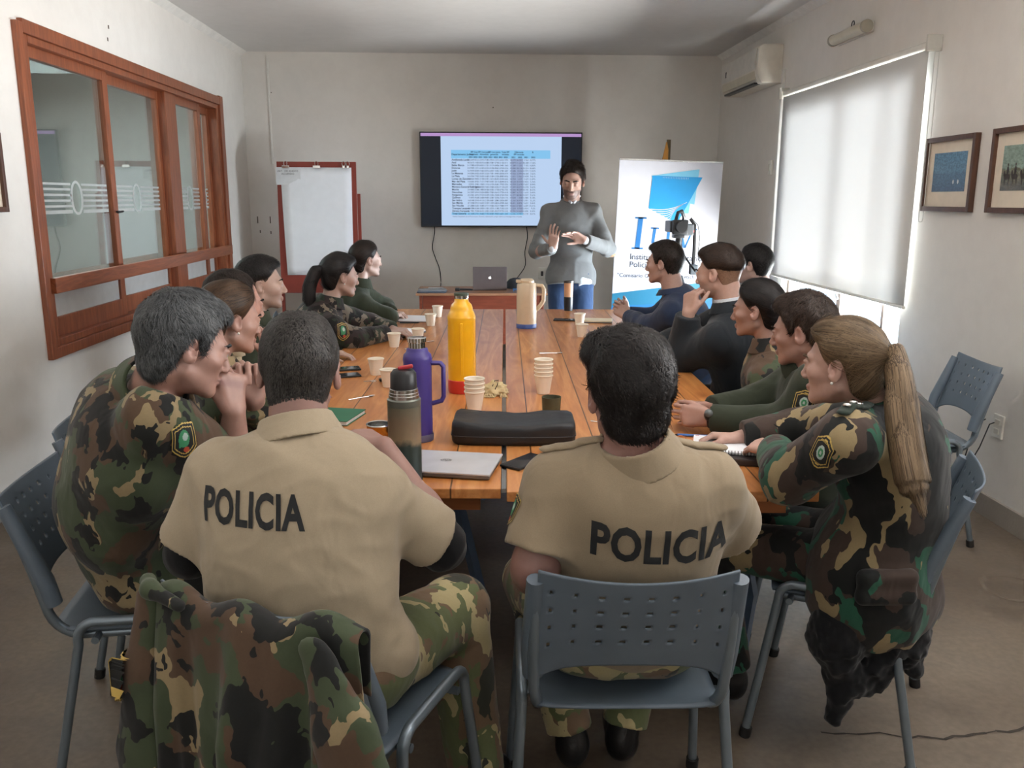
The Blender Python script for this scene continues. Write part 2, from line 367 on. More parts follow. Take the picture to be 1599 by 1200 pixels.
MB().bb(xi + .012, xi + .045, 4.83, 8.36, 1.035, 1.12, 0, .004).build('rail', M_frameY, w_o)

# ---------------- right window, roller blind
wr = MB(); xo = XR + .05
for (y0, y1, z0, z1) in ((DY0, DY0 + .05, DZ0, DZ1), (DY1 - .05, DY1, DZ0, DZ1), (DY0, DY1, DZ0, DZ0 + .05), (DY0, DY1, DZ1 - .05, DZ1), (6.05, 6.11, DZ0, DZ1), (5.38, 5.41, DZ0, DZ1)):
    wr.bb(xo, xo + .05, y0, y1, z0, z1, 0, .003)
wr_o = struct(wr.build('window_2', mat('dark_window_frame', rgb(80, 70, 64), 0.5)))
gl = glass_mat('clear_window_glass', (0.97, 0.99, 1, 1), 0.01, 0.02)
for (y0, y1) in ((DY0 + .05, 5.38), (5.41, 6.05), (6.11, DY1 - .05)):
    MB().bb(xo + .02, xo + .026, y0, y1, DZ0 + .05, DZ1 - .05).build('pane', gl, wr_o)
MB().bb(XR - .09, XR + .05, DY0, DY1, DZ0 - .03, DZ0 + .001, 0, .004).build('window_sill', M_white, wr_o)
MB().tube([(xo - .004, 6.08, .92), (xo - .03, 6.08, .92), (xo - .03, 6.02, .86)], .009).build('window_latch', M_black, wr_o, True)
t = NT('blind_fabric'); t.base(rgb(214, 213, 210)); t.p.inputs['Roughness'].default_value = 0.8
tl = t.N('ShaderNodeBsdfTranslucent'); tl.inputs[0].default_value = (0.9, 0.88, 0.86, 1)
mx = t.N('ShaderNodeMixShader'); mx.inputs[0].default_value = 0.10
t.L(t.p.outputs[0], mx.inputs[1]); t.L(tl.outputs[0], mx.inputs[2]); t.L(mx.outputs[0], t.out.inputs[0]); M_blind = t.m
bl = empty('roller_blind', (XR - .06, 6.05, .93), 'white fabric roller blind half covering the window on the right wall', 'blind')
def W2(o): o.parent = PAR; o.location = -PAR.location; return o
PAR = bl
bx = XR - .055
fab = MB(); ny = 14
for i in range(ny + 1):
    for j in range(9):
        y = 4.92 + 2.28 * i / ny; z = 2.36 - 1.425 * j / 8
        fab.v.append((bx + .012 * math.sin(i * .9) * (j / 8) * .35, y, z)); fab.n += 1
for i in range(ny):
    for j in range(8): a = i * 9 + j; fab.f.append((a, a + 9, a + 10, a + 1)); fab.mi.append(0)
fo = W2(fab.build('fabric', M_blind, smooth='all', fix=False)); sm = fo.modifiers.new('s', 'SOLIDIFY'); sm.thickness = .0015
W2(MB().tube([(bx, 4.92, .935), (bx, 7.2, .935)], .011, 10).build('hem_bar', M_white, None, True))
W2(MB().tube([(bx + .028, 4.90, 2.385), (bx + .028, 7.22, 2.385)], .028, 16).build('roller', M_white, None, True))
for y in (4.89, 7.23):
    W2(MB().bb(bx - .03, XR - .001, y - .012, y + .012, 2.345, 2.435, 0, .006).build('bracket', mat('bracket_plastic', rgb(200, 198, 190), 0.4)))
ch = MB()
for dx in (-.012, .012):
    ch.tube([(bx + .02 + dx, 4.865, 2.36), (bx + .02 + dx, 4.862, 1.45)], .0022, 6)
ch.tube([(bx + .008, 4.862, 1.45), (bx + .012, 4.862, 1.43), (bx + .028, 4.862, 1.43), (bx + .032, 4.862, 1.45)], .0022, 6)
W2(ch.build('bead_chain', mat('chain_plastic', rgb(208, 206, 200), 0.5)))

# ---------------- emergency lamp, air conditioner, conduits
em = empty('emergency_light', (XR - .05, 6.0, 2.60), 'small tubular emergency lamp fixed high above the roller blind', 'lamp'); PAR = em
W2(MB().bb(XR - .012, XR - .001, 5.75, 6.28, 2.60, 2.67, 0, .004).build('mount_plate', M_white))
W2(MB().tube([(XR - .052, 5.76, 2.635), (XR - .052, 6.27, 2.635)], [.036, .036], 18).build('diffuser', mat('yellowed_diffuser', rgb(205, 200, 182), 0.35), None, True))
for y in (5.755, 6.275): W2(MB().tube([(XR - .05, y - .012, 2.635), (XR - .05, y + .012, 2.635)], .040, 18).build('end_cap', mat('lamp_cap', rgb(168, 162, 146), 0.5), None, True))
W2(MB().tube([(XR - .04, 5.98, 2.665)] + arc((XR - .04, 5.99, 2.69), .02, 180, 0, 8, (0, 1, 0), (0, 0, 1)) + [(XR - .04, 6.01, 2.665)], .004, 6).build('cable', M_black, None, True))
ac = empty('air_conditioner', (XR - .12, 8.0, 2.45), 'white wall mounted split air conditioner near the ceiling in the far right corner', 'air conditioner'); PAR = ac
prof = [(0, 2.50), (-.17, 2.50), (-.205, 2.56), (-.215, 2.66), (-.205, 2.78), (-.17, 2.805), (0, 2.805)]
prof = [(XR - .001 + a, b) for a, b in prof]
Mx = Matrix(((1, 0, 0, 0), (0, 0, 1, 0), (0, 1, 0, 0), (0, 0, 0, 1)))
W2(MB().prism(prof, 7.42, 8.5, Mx).build('housing', mat('ac_shell', rgb(214, 208, 196), 0.45), None, True, bevel=.006))
W2(MB().prism([(XR - .212, 2.615), (XR - .222, 2.665), (XR - .212, 2.775), (XR - .206, 2.775), (XR - .206, 2.615)], 7.47, 8.47, Mx).build('front_panel', mat('ac_panel', rgb(206, 203, 196), 0.4)))
W2(MB().prism([(XR - .205, 2.535), (XR - .213, 2.60), (XR - .208, 2.60), (XR - .198, 2.533)], 7.5, 8.44, Mx).build('louver', mat('ac_louver', rgb(196, 188, 168), 0.4)))
W2(MB().bb(XR - .203, XR - .15, 7.52, 8.40, 2.498, 2.512).build('air_outlet', M_black))
W2(MB().bb(XR - .222, XR - .214, 8.3, 8.34, 2.65, 2.70).build('display', mat('ac_display', rgb(90, 90, 90), .3)))
cd = MB().bb(XR - .03, XR - .001, 7.33, 7.365, 1.0, 2.60, 0, .003)
recenter(tag(cd.build('cable_duct', mat('duct_plastic', rgb(222, 220, 214), .5)), 'thin white cable duct running down the right wall below the air conditioner', 'cable duct'))
ws = empty('wall_switch', (XR - .01, 7.55, 1.6), 'small white switch on the right wall under the air conditioner', 'switch'); PAR = ws
W2(MB().bb(XR - .02, XR - .001, 7.5, 7.58, 1.76, 1.88, 0, .004).build('plate', M_white)); W2(MB().bb(XR - .026, XR - .019, 7.525, 7.555, 1.79, 1.85, 0, .002).build('rocker', mat('rocker', rgb(190, 186, 176), .4)))
recenter(tag(MB().bb(XL + .25, XL + .268, YF - .012, YF - .001, 1.9, 2.95, 0, .002).build('cable_duct', mat('duct_plastic', rgb(222, 220, 214), .5)), 'thin painted cable duct on the back wall above the flip chart', 'cable duct'))
def outlet(x, y, z, nrm, label):
    o = empty('power_outlet', (x, y, z - .06), label, 'outlet'); 
    if nrm == 'x':
        MB().bb(x - .012, x, y - .04, y + .04, z - .058, z + .058, 0, .004).build('plate', M_white, o, loc=-o.location)
        for dz in (-.025, .022): MB().bb(x - .016, x - .011, y - .018, y + .018, z + dz - .013, z + dz + .013, 0, .002).build('socket', mat('socket_face', rgb(206, 202, 192), .4), o, loc=-o.location)
    else:
        MB().bb(x - .04, x + .04, y - .012, y, z - .058, z + .058, 0, .004).build('plate', M_white, o, loc=-o.location)
        MB().bb(x - .012, x + .012, y - .03, y - .011, z - .03, z + .02, 0, .003).build('plug', M_black, o, loc=-o.location)
    return o
outlet(XR - .001, 3.97, .47, 'x', 'white double socket low on the right wall behind the empty chair')
outlet(.72, YF - .001, .775, 'y', 'white wall socket with a black plug between the desk and the standing man')

# ---------------- framed pictures
def picture(name, wall, y0, y1, z0, z1, label, art):
    x = XR - .001 if wall == 'r' else XL + .001; s = -1 if wall == 'r' else 1
    o = empty(name, (x, (y0 + y1) / 2, z0), label, 'picture'); f = MB(); w = .026
    for (a, b, c, d) in ((y0, y0 + w, z0, z1), (y1 - w, y1, z0, z1), (y0 + w, y1 - w, z0, z0 + w), (y0 + w, y1 - w, z1 - w, z1)): f.bb(x, x + s * .03, a, b, c, d, 0, .003)
    L_ = -o.location
    f.build('frame', M_picframe, o, loc=L_)
    MB().bb(x, x + s * .012, y0 + w, y1 - w, z0 + w, z1 - w).build('mat_board', mat('mat_board', rgb(222, 210, 192), .7), o, loc=L_)
    m = .085 if wall == 'r' else .06
    MB().bb(x + s * .012, x + s * .0135, y0 + m, y1 - m, z0 + m + .02, z1 - m).build('print', art, o, loc=L_)
    return o
def art_mat(name, sky, mid, low, seed, dark=.35):
    t = NT(name); tc = t.N('ShaderNodeTexCoord'); sep = t.N('ShaderNodeSeparateXYZ'); t.L(tc.outputs['Generated'], sep.inputs[0])
    mp = t.N('ShaderNodeMapping'); mp.inputs['Location'].default_value = (seed, seed, seed); t.L(tc.outputs['Generated'], mp.inputs[0])
    n1 = t.noise(mp.outputs[0], 7, 6, .65); m = t.N('ShaderNodeMath', operation='MULTIPLY_ADD'); t.L(n1, m.inputs[0]); m.inputs[1].default_value = .55; t.L(sep.outputs[2], m.inputs[2])
    a = t.ramp(m.outputs[0], [(.30, low), (.62, mid), (.72, mid), (.80, sky)])
    n2 = t.noise(mp.outputs[0], 22, 5, .7)
    a = t.mix(dark, a, t.ramp(n2, [(.40, (.08, .1, .12, 1)), (.58, (1, 1, 1, 1))]), 'MULTIPLY')
    t.base(a); t.p.inputs['Roughness'].default_value = .25; t.p.inputs['Coat Weight'].default_value = .3; return t.m
p1 = picture('framed_print', 'r', 4.405, 4.90, 1.49, 1.885, 'small dark framed print of a blue street scene beside the roller blind', art_mat('blue_print', rgb(96, 134, 158), rgb(80, 112, 136), rgb(76, 100, 124), 3.1, .45))
p2 = picture('framed_print', 'r', 3.62, 4.262, 1.49, 1.89, 'dark framed print of riders on horseback cut by the right edge', art_mat('riders_print', rgb(140, 160, 146), rgb(120, 120, 100), rgb(84, 88, 84), 8.7, .35))
p3 = picture('framed_print', 'l', 4.02, 4.465, 1.48, 1.86, 'dark framed print at the left edge beside the wooden window', art_mat('left_print', rgb(150, 168, 172), rgb(120, 146, 158), rgb(104, 130, 146), 5.2, .3))
# little silhouettes in the riders print, two sails in the blue one
def fig(name, parent, m, items, x):
    b = MB()
    for (y, z, ry, rz) in items:
        n = 10; b.add([(x, y + math.cos(2 * math.pi * k / n) * ry, z + math.sin(2 * math.pi * k / n) * rz) for k in range(n)], [tuple(range(n))])
    b.build(name, m, parent, loc=-parent.location, fix=False)
it = []
for yy in (4.13, 4.07, 4.0, 3.93, 3.86, 3.79):
    it += [(yy, 1.66, .026, .014), (yy + .022, 1.676, .008, .014), (yy - .016, 1.637, .004, .02), (yy + .014, 1.637, .004, .02), (yy - .002, 1.69, .009, .02), (yy - .002, 1.716, .006, .007)]
fig('riders', p2, mat('rider_ink', rgb(58, 50, 46), .6), it, XR - .0155)
fig('sails', p1, mat('sail_white', rgb(205, 215, 220), .6), [(4.60, 1.645, .008, .012), (4.555, 1.645, .008, .012)], XR - .0155)

# ---------------- television on the back wall
TX0, TX1, TZ0, TZ1, TY = -.556, 1.118, 1.262, 2.222, YF - .085
tv = empty('television', ((TX0 + TX1) / 2, YF - .04, TZ0), 'large flat television on the back wall showing a blue table of figures', 'television'); PAR = tv
W2(MB().bb(TX0, TX1, TY, TY + .035, TZ0, TZ1, 0, .005).build('housing', M_black))
W2(MB().bb(TX0 + .35, TX1 - .35, TY + .035, YF - .001, TZ0 + .25, TZ1 - .25).build('wall_mount', M_black))
W2(MB().bb(TX0 + .01, TX1 - .01, TY - .001, TY, TZ0 + .014, TZ1 - .012).build('screen', emis('screen_dark', rgb(20, 30, 44), .5)))
SX0, SX1, SZ0, SZ1 = TX0 + .215, TX1 - .215, TZ0 + .016, TZ1 - .045
W2(MB().bb(SX0, SX1, TY - .002, TY - .001, SZ0, SZ1).build('slide', emis('slide_blue_white', rgb(190, 214, 246), .70)))
W2(MB().bb(TX0 + .012, TX1 - .012, TY - .003, TY - .001, SZ1, TZ1 - .014).build('menu_bar', emis('menu_bar_pink', rgb(200, 160, 222), .6)))
GX0, GX1 = SX0 + .105, SX1 - .115; GZ1 = SZ1 - .135; GZ0 = SZ0 + .108
hd = MB().bb(GX0, GX1, TY - .003, TY - .002, GZ1 - .085, GZ1)
W2(MB().bb(GX0, GX0 + .745, TY - .003, TY - .002, GZ0, GZ0 + .025).build('table_total_row', emis('table_header_blue', rgb(134, 200, 244), .70)))
W2(hd.build('table_header', emis('table_header_blue', rgb(134, 200, 244), .70)))
W2(MB().bb(GX0 + .617, GX0 + .745, TY - .0028, TY - .002, GZ0 + .025, GZ1 - .085).build('shaded_columns', emis('shaded_columns', rgb(160, 178, 214), .68)))
names_ = ['Avellaneda-Lanús', 'Azul', 'Bahía Blanca', 'Dolores', 'Junín', 'La Matanza', 'La Plata', 'Lomas de Zamora', 'Mar del Plata', 'Mercedes', 'Moreno-General Rodríguez', 'Morón', 'Necochea', 'Pergamino', 'Quilmes', 'San Isidro', 'San Martín', 'San Nicolás', 'Trenque Lauquen', 'Zárate-Campana', 'Total General']
rng = random.Random(5); tb = MB()
def put_text(mb, body, size, x, z, align='LEFT', off=0.0, line=1.0):
    v, fs = text_mesh(body, size, align, off, 1.0, line)
    mb.add([(x + a[0], TY - .0036, z + a[1]) for a in v], fs)
rowh = (GZ1 - .085 - GZ0) / 21.0
for i, nm in enumerate(names_):
    put_text(tb, nm, .026, GX0 + .006, GZ1 - .085 - (i + .80) * rowh, off=.0006)
cols = [GX0 + .205 + .0485 * k for k in range(12)] + [GX0 + .850, GX0 + .918]
cols = [GX0 + a for a in (.236, .288, .340, .392, .447, .499, .552, .603, .658, .708, .812, .874)]
cols = [GX0 + a for a in (.228, .276, .328, .380, .432, .484, .536, .588, .668, .736, .800, .872)]
for ci, cx in enumerate(cols):
    for i in range(21):
        s_ = ('%d.%03d' % (rng.randint(1, 60), rng.randint(0, 999))) if ci < 11 else ('%d,%d%%' % (rng.randint(0, 18), rng.randint(0, 99)))
        put_text(tb, s_, .0225, cx, GZ1 - .085 - (i + .80) * rowh, 'RIGHT')
    put_text(tb, '2021' if ci % 2 == 0 else '2022', .021, cx - .004, GZ1 - .078, 'RIGHT', .0006)
put_text(tb, 'Departamento Judicial', .025, GX0 + .006, GZ1 - .052, off=.0007)
for k, s_ in enumerate(('IPP Con\nImputado', 'IPP Con Juicio\nAbreviado', 'IPP Con Juicio\ngenerado', 'Total IPP\niniciadas', 'Diferencia\nIPP iniciadas', '%')):
    put_text(tb, s_, .022, GX0 + (.238, .342, .446, .560, .700, .842)[k], GZ1 - .028, 'CENTER', .0005)
put_text(tb, 'Fuente: Estadística de la Procuración General, elaboración propia sobre las investigaciones iniciadas', .018, GX0 + .01, GZ0 - .022)
W2(tb.build('slide_text', emis('slide_text', rgb(44, 58, 84), .5), fix=False))
for (pts, lab) in (([(-.42, YF - .03, 1.27), (-.42, YF - .02, 1.2), (-.445, YF - .015, 1.05), (-.42, YF - .015, .95), (-.37, YF - .02, .80), (-.37, YF - .05, .60), (-.44, 8.62, .50), (-.52, 8.55, .42)], 'thin black cable hanging below the left part of the television'),
                   ([(.55, YF - .03, 1.27), (.56, YF - .02, 1.15), (.535, YF - .015, 1.0), (.54, YF - .02, .86), (.48, YF - .03, .76), (.42, YF - .10, .70)], 'thin black cable hanging between the television and the dark cap')):
    P_ = [Vector(p) for p in pts]; Q = []
    for i in range(len(P_) - 1):
        p0 = P_[max(i - 1, 0)]; p1_ = P_[i]; p2_ = P_[i + 1]; p3_ = P_[min(i + 2, len(P_) - 1)]
        for k in range(5):
            u = k / 5; Q.append(.5 * ((2 * p1_) + (p2_ - p0) * u + (2 * p0 - 5 * p1_ + 4 * p2_ - p3_) * u * u + (3 * p1_ - p0 - 3 * p2_ + p3_) * u ** 3))
    Q.append(P_[-1])
    recenter(tag(MB().tube(Q, .0045, 8).build('cable', M_black, None, True), lab, 'cable'))
# ================================================================= FAR END: desk, laptop, banner, flip chart, camera on tripod
DX0, DX1, DFY, DBY, DZ = -.50, .62, 7.78, 8.40, .72
dk = empty('desk', ((DX0 + DX1) / 2, (DFY + DBY) / 2, 0), 'reddish brown wooden desk standing under the television', 'desk'); PAR = dk
W2(MB().bb(DX0 - .03, DX1 + .06, DFY - .02, DBY, DZ - .022, DZ, 0, .003).build('desk_top', M_desktop))
W2(MB().bb(DX0 + .03, DX1 - .02, DFY + .02, DFY + .04, .25, DZ - .023, 0, .002).build('front_panel', M_desk))
for x in (DX0, DX1 - .02): W2(MB().bb(x, x + .025, DFY + .01, DBY - .02, 0, DZ - .023, 0, .002).build('side_panel', M_desk))
lp = empty('laptop', (.14, 8.1, DZ), 'open laptop with a dark grey lid and glowing apple mark on the desk', 'laptop'); L_ = -lp.location
MB().bb(-.015, .295, 8.02, 8.24, DZ + .001, DZ + .014, 0, .004).build('keyboard_base', M_mac, lp, loc=L_)
rot = Matrix.Rotation(R(18), 3, 'X')
lid = MB().box((0, 0, .105), (.312, .006, .212), None, 0, .0025).build('lid', M_mac, lp); lid.location = Vector((.14, 8.0, DZ + .012)) + L_; lid.rotation_euler = (R(8), 0, 0)
# apple mark: two lobes, a bite and a leaf
def apple():
    P_ = []; n = 40
    for k in range(n):
        a = 2 * math.pi * k / n; r = .0125 * (1 + .10 * math.cos(2 * (a - math.pi / 2)) * -1); x = math.cos(a) * r; z = math.sin(a) * r * 1.05
        z += (-.003 * math.exp(-(x / .0035) ** 2) if z > 0 else .0016 * math.exp(-(x / .003) ** 2))
        dx, dz = x - .0165, z - .002
        dd = math.hypot(dx, dz)
        if dd < .0075: x, z = .0165 + dx / dd * .0075 if dd else x, .002 + dz / dd * .0075 if dd else z
        P_.append((x, z))
    return P_
ap = MB(); A = apple(); ap.add([(0, 0, 0)] + [(x, 0, z) for x, z in A], [(0, 1 + i, 1 + (i + 1) % len(A)) for i in range(len(A))])
ap.add([(.001, 0, .0125), (.004, 0, .0145), (.006, 0, .020), (.002, 0, .0185)], [(0, 1, 2, 3)])
a_o = ap.build('glowing_mark', emis('logo_glow', (1, 1, 1, 1), 1.3), lid, fix=False); a_o.location = (0, -.0045, .108)
# things on the desk
def thing1(name, mb, m, label, cat, group=None, smooth=False): 
    return recenter(tag(mb.build(name, m, None, smooth), label, cat, group))
cp = empty('cap', (.40, 8.22, DZ), 'dark cap lying on the desk behind the open laptop', 'cap'); L_ = -cp.location
dome = MB(); n = 20; prof = [(.095, 0), (.094, .03), (.085, .06), (.06, .085), (.03, .095), (.001, .098)]
dome.lathe(prof, 24, (.39, 8.22, DZ + .001)); dome.build('crown', mat('dark_cap_cloth', rgb(44, 48, 56), .8), cp, True, loc=L_)
MB().prism([(.42, 8.14), (.50, 8.11), (.56, 8.14), (.58, 8.2), (.55, 8.27), (.48, 8.29), (.44, 8.29)], DZ + .004, DZ + .012).build('brim', mat('dark_cap_cloth', rgb(44, 48, 56), .8), cp, loc=L_)
thing1('magazine', MB().bb(-.52, -.26, 7.79, 8.0, DZ + .001, DZ + .012), mat('magazine_cover', rgb(70, 80, 96), .3), 'dark magazine at the bottom of the pile on the left end of the desk', 'magazine')
thing1('magazine', MB().box((-.385, 7.9, DZ + .018), (.25, .2, .009), Matrix.Rotation(R(7), 3, 'Z')), mat('magazine_grey', rgb(128, 132, 140), .25), 'grey glossy magazine on top of the pile on the desk', 'magazine')
thing1('folder', MB().bb(-.44, -.30, 8.05, 8.25, DZ + .001, DZ + .006), mat('white_print', rgb(200, 204, 212), .4), 'pale folder lying behind the magazines on the desk', 'folder')
cb = MB()
for k in range(9): cb.tube([(.28 + rng.uniform(0, .3), 7.86 + rng.uniform(-.05, .1), DZ + .008 + .003 * k), (.32 + rng.uniform(0, .25), 7.88 + rng.uniform(-.05, .1), DZ + .010 + .003 * k)], .005, 6)
thing1('blue_cable', cb, mat('blue_cable', rgb(66, 132, 196), .4), 'tangled bright blue cable on the desk near the cream flask', 'cable')
thing1('adapter', MB().bb(-.18, -.14, 7.95, 8.03, DZ + .001, DZ + .025, 0, .003).tube([(-.14, 7.99, DZ + .012), (-.02, 7.99, DZ + .010)], .008, 8), M_black, 'black adapter plug lying left of the open laptop', 'adapter')

# roll-up banner
M_ban = mat('banner_white', rgb(196, 198, 208), .45, var=.015); M_cy = mat('banner_cyan', rgb(16, 136, 196), .45, var=.02); M_cy2 = mat('banner_light_cyan', rgb(112, 182, 212), .45, var=.02)
M_bl = mat('banner_blue_letter', rgb(18, 102, 164), .45, var=.02); M_gr = mat('banner_grey_letter', rgb(66, 70, 80), .5); M_te = mat('banner_teal', rgb(16, 104, 134), .45, var=.02)
bn = empty('rollup_banner', (1.645, 7.6, 0), 'white roll-up banner with cyan emblem and blue letters behind the seated men', 'banner')
def BP(u, v):   # banner coordinates in metres from its top-left corner
    return (-.45 + u, 0, 1.875 - v)
M_bal = M_steel
MB().bb(-.45, .45, 0, .004, .08, 1.875).build('sheet', M_ban, bn)
MB().bb(-.46, .46, -.05, .10, 0.002, .085, 0, .01).build('cassette', M_bal, bn)
MB().bb(-.452, .452, -.004, .010, 1.868, 1.885, 0, .003).build('top_rail', M_bal, bn)
MB().tube([(0, .05, .08), (0, .012, 1.87)], .008).build('pole', M_bal, bn)
def poly(name, pts, m, y=-.002):
    return MB().add([(BP(u, v)[0], y, BP(u, v)[2]) for u, v in pts], [tuple(range(len(pts)))]).build(name, m, bn, fix=False)
s = .9 / 160.0   # metres per photo pixel on the sheet
def bp(px, py): return ((px - 966) * s, (py - 251) * s * 1.0)
poly('emblem_back', [bp(1016, 274), bp(1090, 262), bp(1086, 315), bp(1079, 314), bp(1078, 329), bp(1050, 329)], M_cy2, -.0015)
poly('emblem', [bp(1018, 274), bp(1095.5, 274), bp(1061, 345), bp(1015, 323)], M_cy, -.003)
ln = MB()
for k in range(8):
    a0 = bp(1016 + k * 5.2, 325 + k * 2.2); pts = []
    for j in range(14):
        u = j / 13; px = 1018 + k * 5 + (1074 - k * 3.5 - 1018 - k * 5) * u; py = 324 + k * 3.0 - 12 * u ** 2 * (1 + .12 * k) + (0 if k < 1 else 0) + 2.2 * math.sin(u * 3.1)
        pts.append(bp(px, py))
    for j in range(13):
        (a, b), (c, d) = pts[j], pts[j + 1]; w = .0028
        ln.add([(BP(a, b - w)[0], -.004, BP(a, b - w)[2]), (BP(c, d - w)[0], -.004, BP(c, d - w)[2]), (BP(c, d + w)[0], -.004, BP(c, d + w)[2]), (BP(a, b + w)[0], -.004, BP(a, b + w)[2])], [(0, 1, 2, 3)])
for k in range(16):
    u, v = bp(1034 + k * 2.6, 275.2); ln.add([(BP(u, v)[0], -.004, BP(u, v)[2]), (BP(u + .004, v)[0], -.004, BP(u + .004, v)[2]), (BP(u + .002, v + .012 + .012 * k / 16)[0], -.004, BP(u, v + .012 + .012 * k / 16)[2])], [(0, 1, 2)])
ln.build('emblem_lines', M_ban, bn, fix=False)
def serif(px0, py0, px1, py1, px2, w, tick):   # vertical stem with serifs
    b = MB()
    def q(x0, y0, x1, y1, x2, y2, x3, y3): b.add([(BP(*bp(x, y))[0], -.003, BP(*bp(x, y))[2]) for x, y in ((x0, y0), (x1, y1), (x2, y2), (x3, y3))], [(0, 1, 2, 3)])
    cx0, cx1 = px0, px1
    q(cx0 - w / 2, py0, cx0 + w / 2, py0, cx1 + w / 2, py1, cx1 - w / 2, py1)
    q(cx0 - tick, py0, cx0 + tick, py0, cx0 + tick, py0 + 2.2, cx0 - tick, py0 + 2.2)
    return b, q
b, q = serif(1004, 337, 1001, 386, 0, 7.5, 9); q(992, 383.5, 1010, 383.5, 1010, 386, 992, 386); b.build('letter', M_bl, bn, fix=False)
b, q = serif(1027, 352, 1025, 376, 0, 4.5, 6.5); b2, q2 = serif(1049, 352, 1048, 382, 0, 4.5, 6); b.add(b2.v, b2.f)
pts = [(1025 + 1.6 * 0, 374)]
for j in range(9):
    a = math.pi * j / 8; 
    x0, y0 = 1036 - 11 * math.cos(a), 374 + 8 * math.sin(a)
    if j: 
        x1, y1 = prev; q(x1 - 0, y1 - 1.8, x0, y0 - 1.8, x0, y0 + 1.8, x1, y1 + 1.8)
    prev = (x0, y0)
b.build('letter', M_bl, bn, fix=False)
b, q = serif(1066, 352, 1075, 382, 0, 4.5, 6.5); b2, q2 = serif(1087, 352, 1076, 382, 0, 2.6, 6); b.add(b2.v, b2.f); b.build('letter', M_bl, bn, fix=False)
def btext(body, px, py, size, name='lettering', m=M_gr, off=.0004):
    v, fs = text_mesh(body, size, 'LEFT', off); u, w = bp(px, py); x, _, z = BP(u, w)
    MB().add([(x + a[0], -.003, z + a[1]) for a in v], fs).build(name, m, bn, fix=False)
btext('Instituto Universitario', 990, 402, .072); btext('Policial', 990, 414, .072); btext('"Comisario General Juan Vucetich"', 972, 430, .050)
poly('teal_band', [(.0, 1.155), (.9, 1.02), (.9, 1.79), (.0, 1.79)], M_te, -.0015)
poly('blue_band', [(.0, 1.27), (.9, 1.20), (.9, 1.79), (.0, 1.79)], M_bl, -.0025)
bn.rotation_euler = (0, R(1.7), 0)
fl = empty('flag_pole', (1.80, 8.2, 0), 'dark wooden pole with ochre cloth rising behind the banner', 'flag')
MB().tube([(0, 0, 0), (0, 0, 2.09)], .020, 12).build('pole', mat('dark_pole', rgb(92, 76, 46), .5), fl, True)
MB().prism([(-.02, 2.07), (-.055, 1.9), (-.08, 1.4), (-.07, .8), (.0, .7), (-.005, 2.0)], -.02, .02, Matrix(((1, 0, 0, 0), (0, 0, 1, 0), (0, 1, 0, 0), (0, 0, 0, 1)))).build('cloth', mat('ochre_cloth', rgb(206, 146, 66), .7), fl)
MB().lathe([(.001, 0), (.14, 0), (.14, .02), (.03, .04), (.025, .06), (.001, .06)], 24).build('base', M_black, fl, True)

# flip chart
fc = empty('flip_chart', (-1.5, 8.55, 0), 'red brown wooden flip chart easel holding a large white paper pad', 'flip chart')
ex0, ex1 = -1.90, -1.135
tlt = Matrix.Rotation(R(-3), 4, 'X')
def EL(mb, name, m, **k): o = mb.build(name, m, fc, **k); o.rotation_euler = (R(-3), 0, 0); return o
EL(MB().bb(-.40, .36, 0, .02, .64, 1.90, 0, .003), 'board', M_easel)
for x in (-.405, .362):
    EL(MB().bb(x, x + .03, .021, .05, .0, 1.60, 0, .003), 'leg', M_easel)
MB().tube([(-.02, .15, 1.66), (-.02, .58, .01)], .018, 8).build('leg', M_easel, fc)
pm = MB(); nx, nz = 8, 14
for i in range(nx + 1):
    for j in range(nz + 1):
        u, v = i / nx, j / nz; pm.v.append((-.33 + .645 * u + .02 * (v - .5) * 0 - .055 * (1 - v) * (1 - u) * .6, -.008 - .010 * math.sin(v * 3) - .006 * math.sin(u * 5 + v * 2), 1.845 - 1.03 * v)); pm.n += 1
for i in range(nx):
    for j in range(nz): a = i * (nz + 1) + j; pm.f.append((a, a + 1, a + nz + 2, a + nz + 1)); pm.mi.append(0)
po = EL(pm, 'paper_pad', M_paper, smooth='all', fix=False); sd = po.modifiers.new('s', 'SOLIDIFY'); sd.thickness = .004
EL(MB().bb(-.405, -.17, -.017, -.0155, 1.68, 1.845), 'note', mat('note_paper', rgb(214, 216, 220), .7))
v, fs = text_mesh('ART. 100 ANEXO\nACUERDO', .026, 'CENTER')
EL(MB().add([(a[0] - .29, -.0185, 1.80 + a[1]) for a in v], fs), 'note_writing', mat('pencil', rgb(92, 94, 98), .7), fix=False)
for x in (-.31, -.015, .245, .285):
    c = MB().bb(x - .035 if x < .24 else x - .012, x + .035 if x < .24 else x + .012, -.028, -.006, 1.835, 1.862, 0, .003)
    for d in (-1, 1): c.tube([(x + d * .012, -.02, 1.862)] + [(x + d * (.012 + .004 * math.sin(q)), -.02, 1.862 + .035 * q / 3.1) for q in (1, 2, 3)] + [(x, -.02, 1.902)], .003, 6)
    EL(c, 'clip', M_chrome)

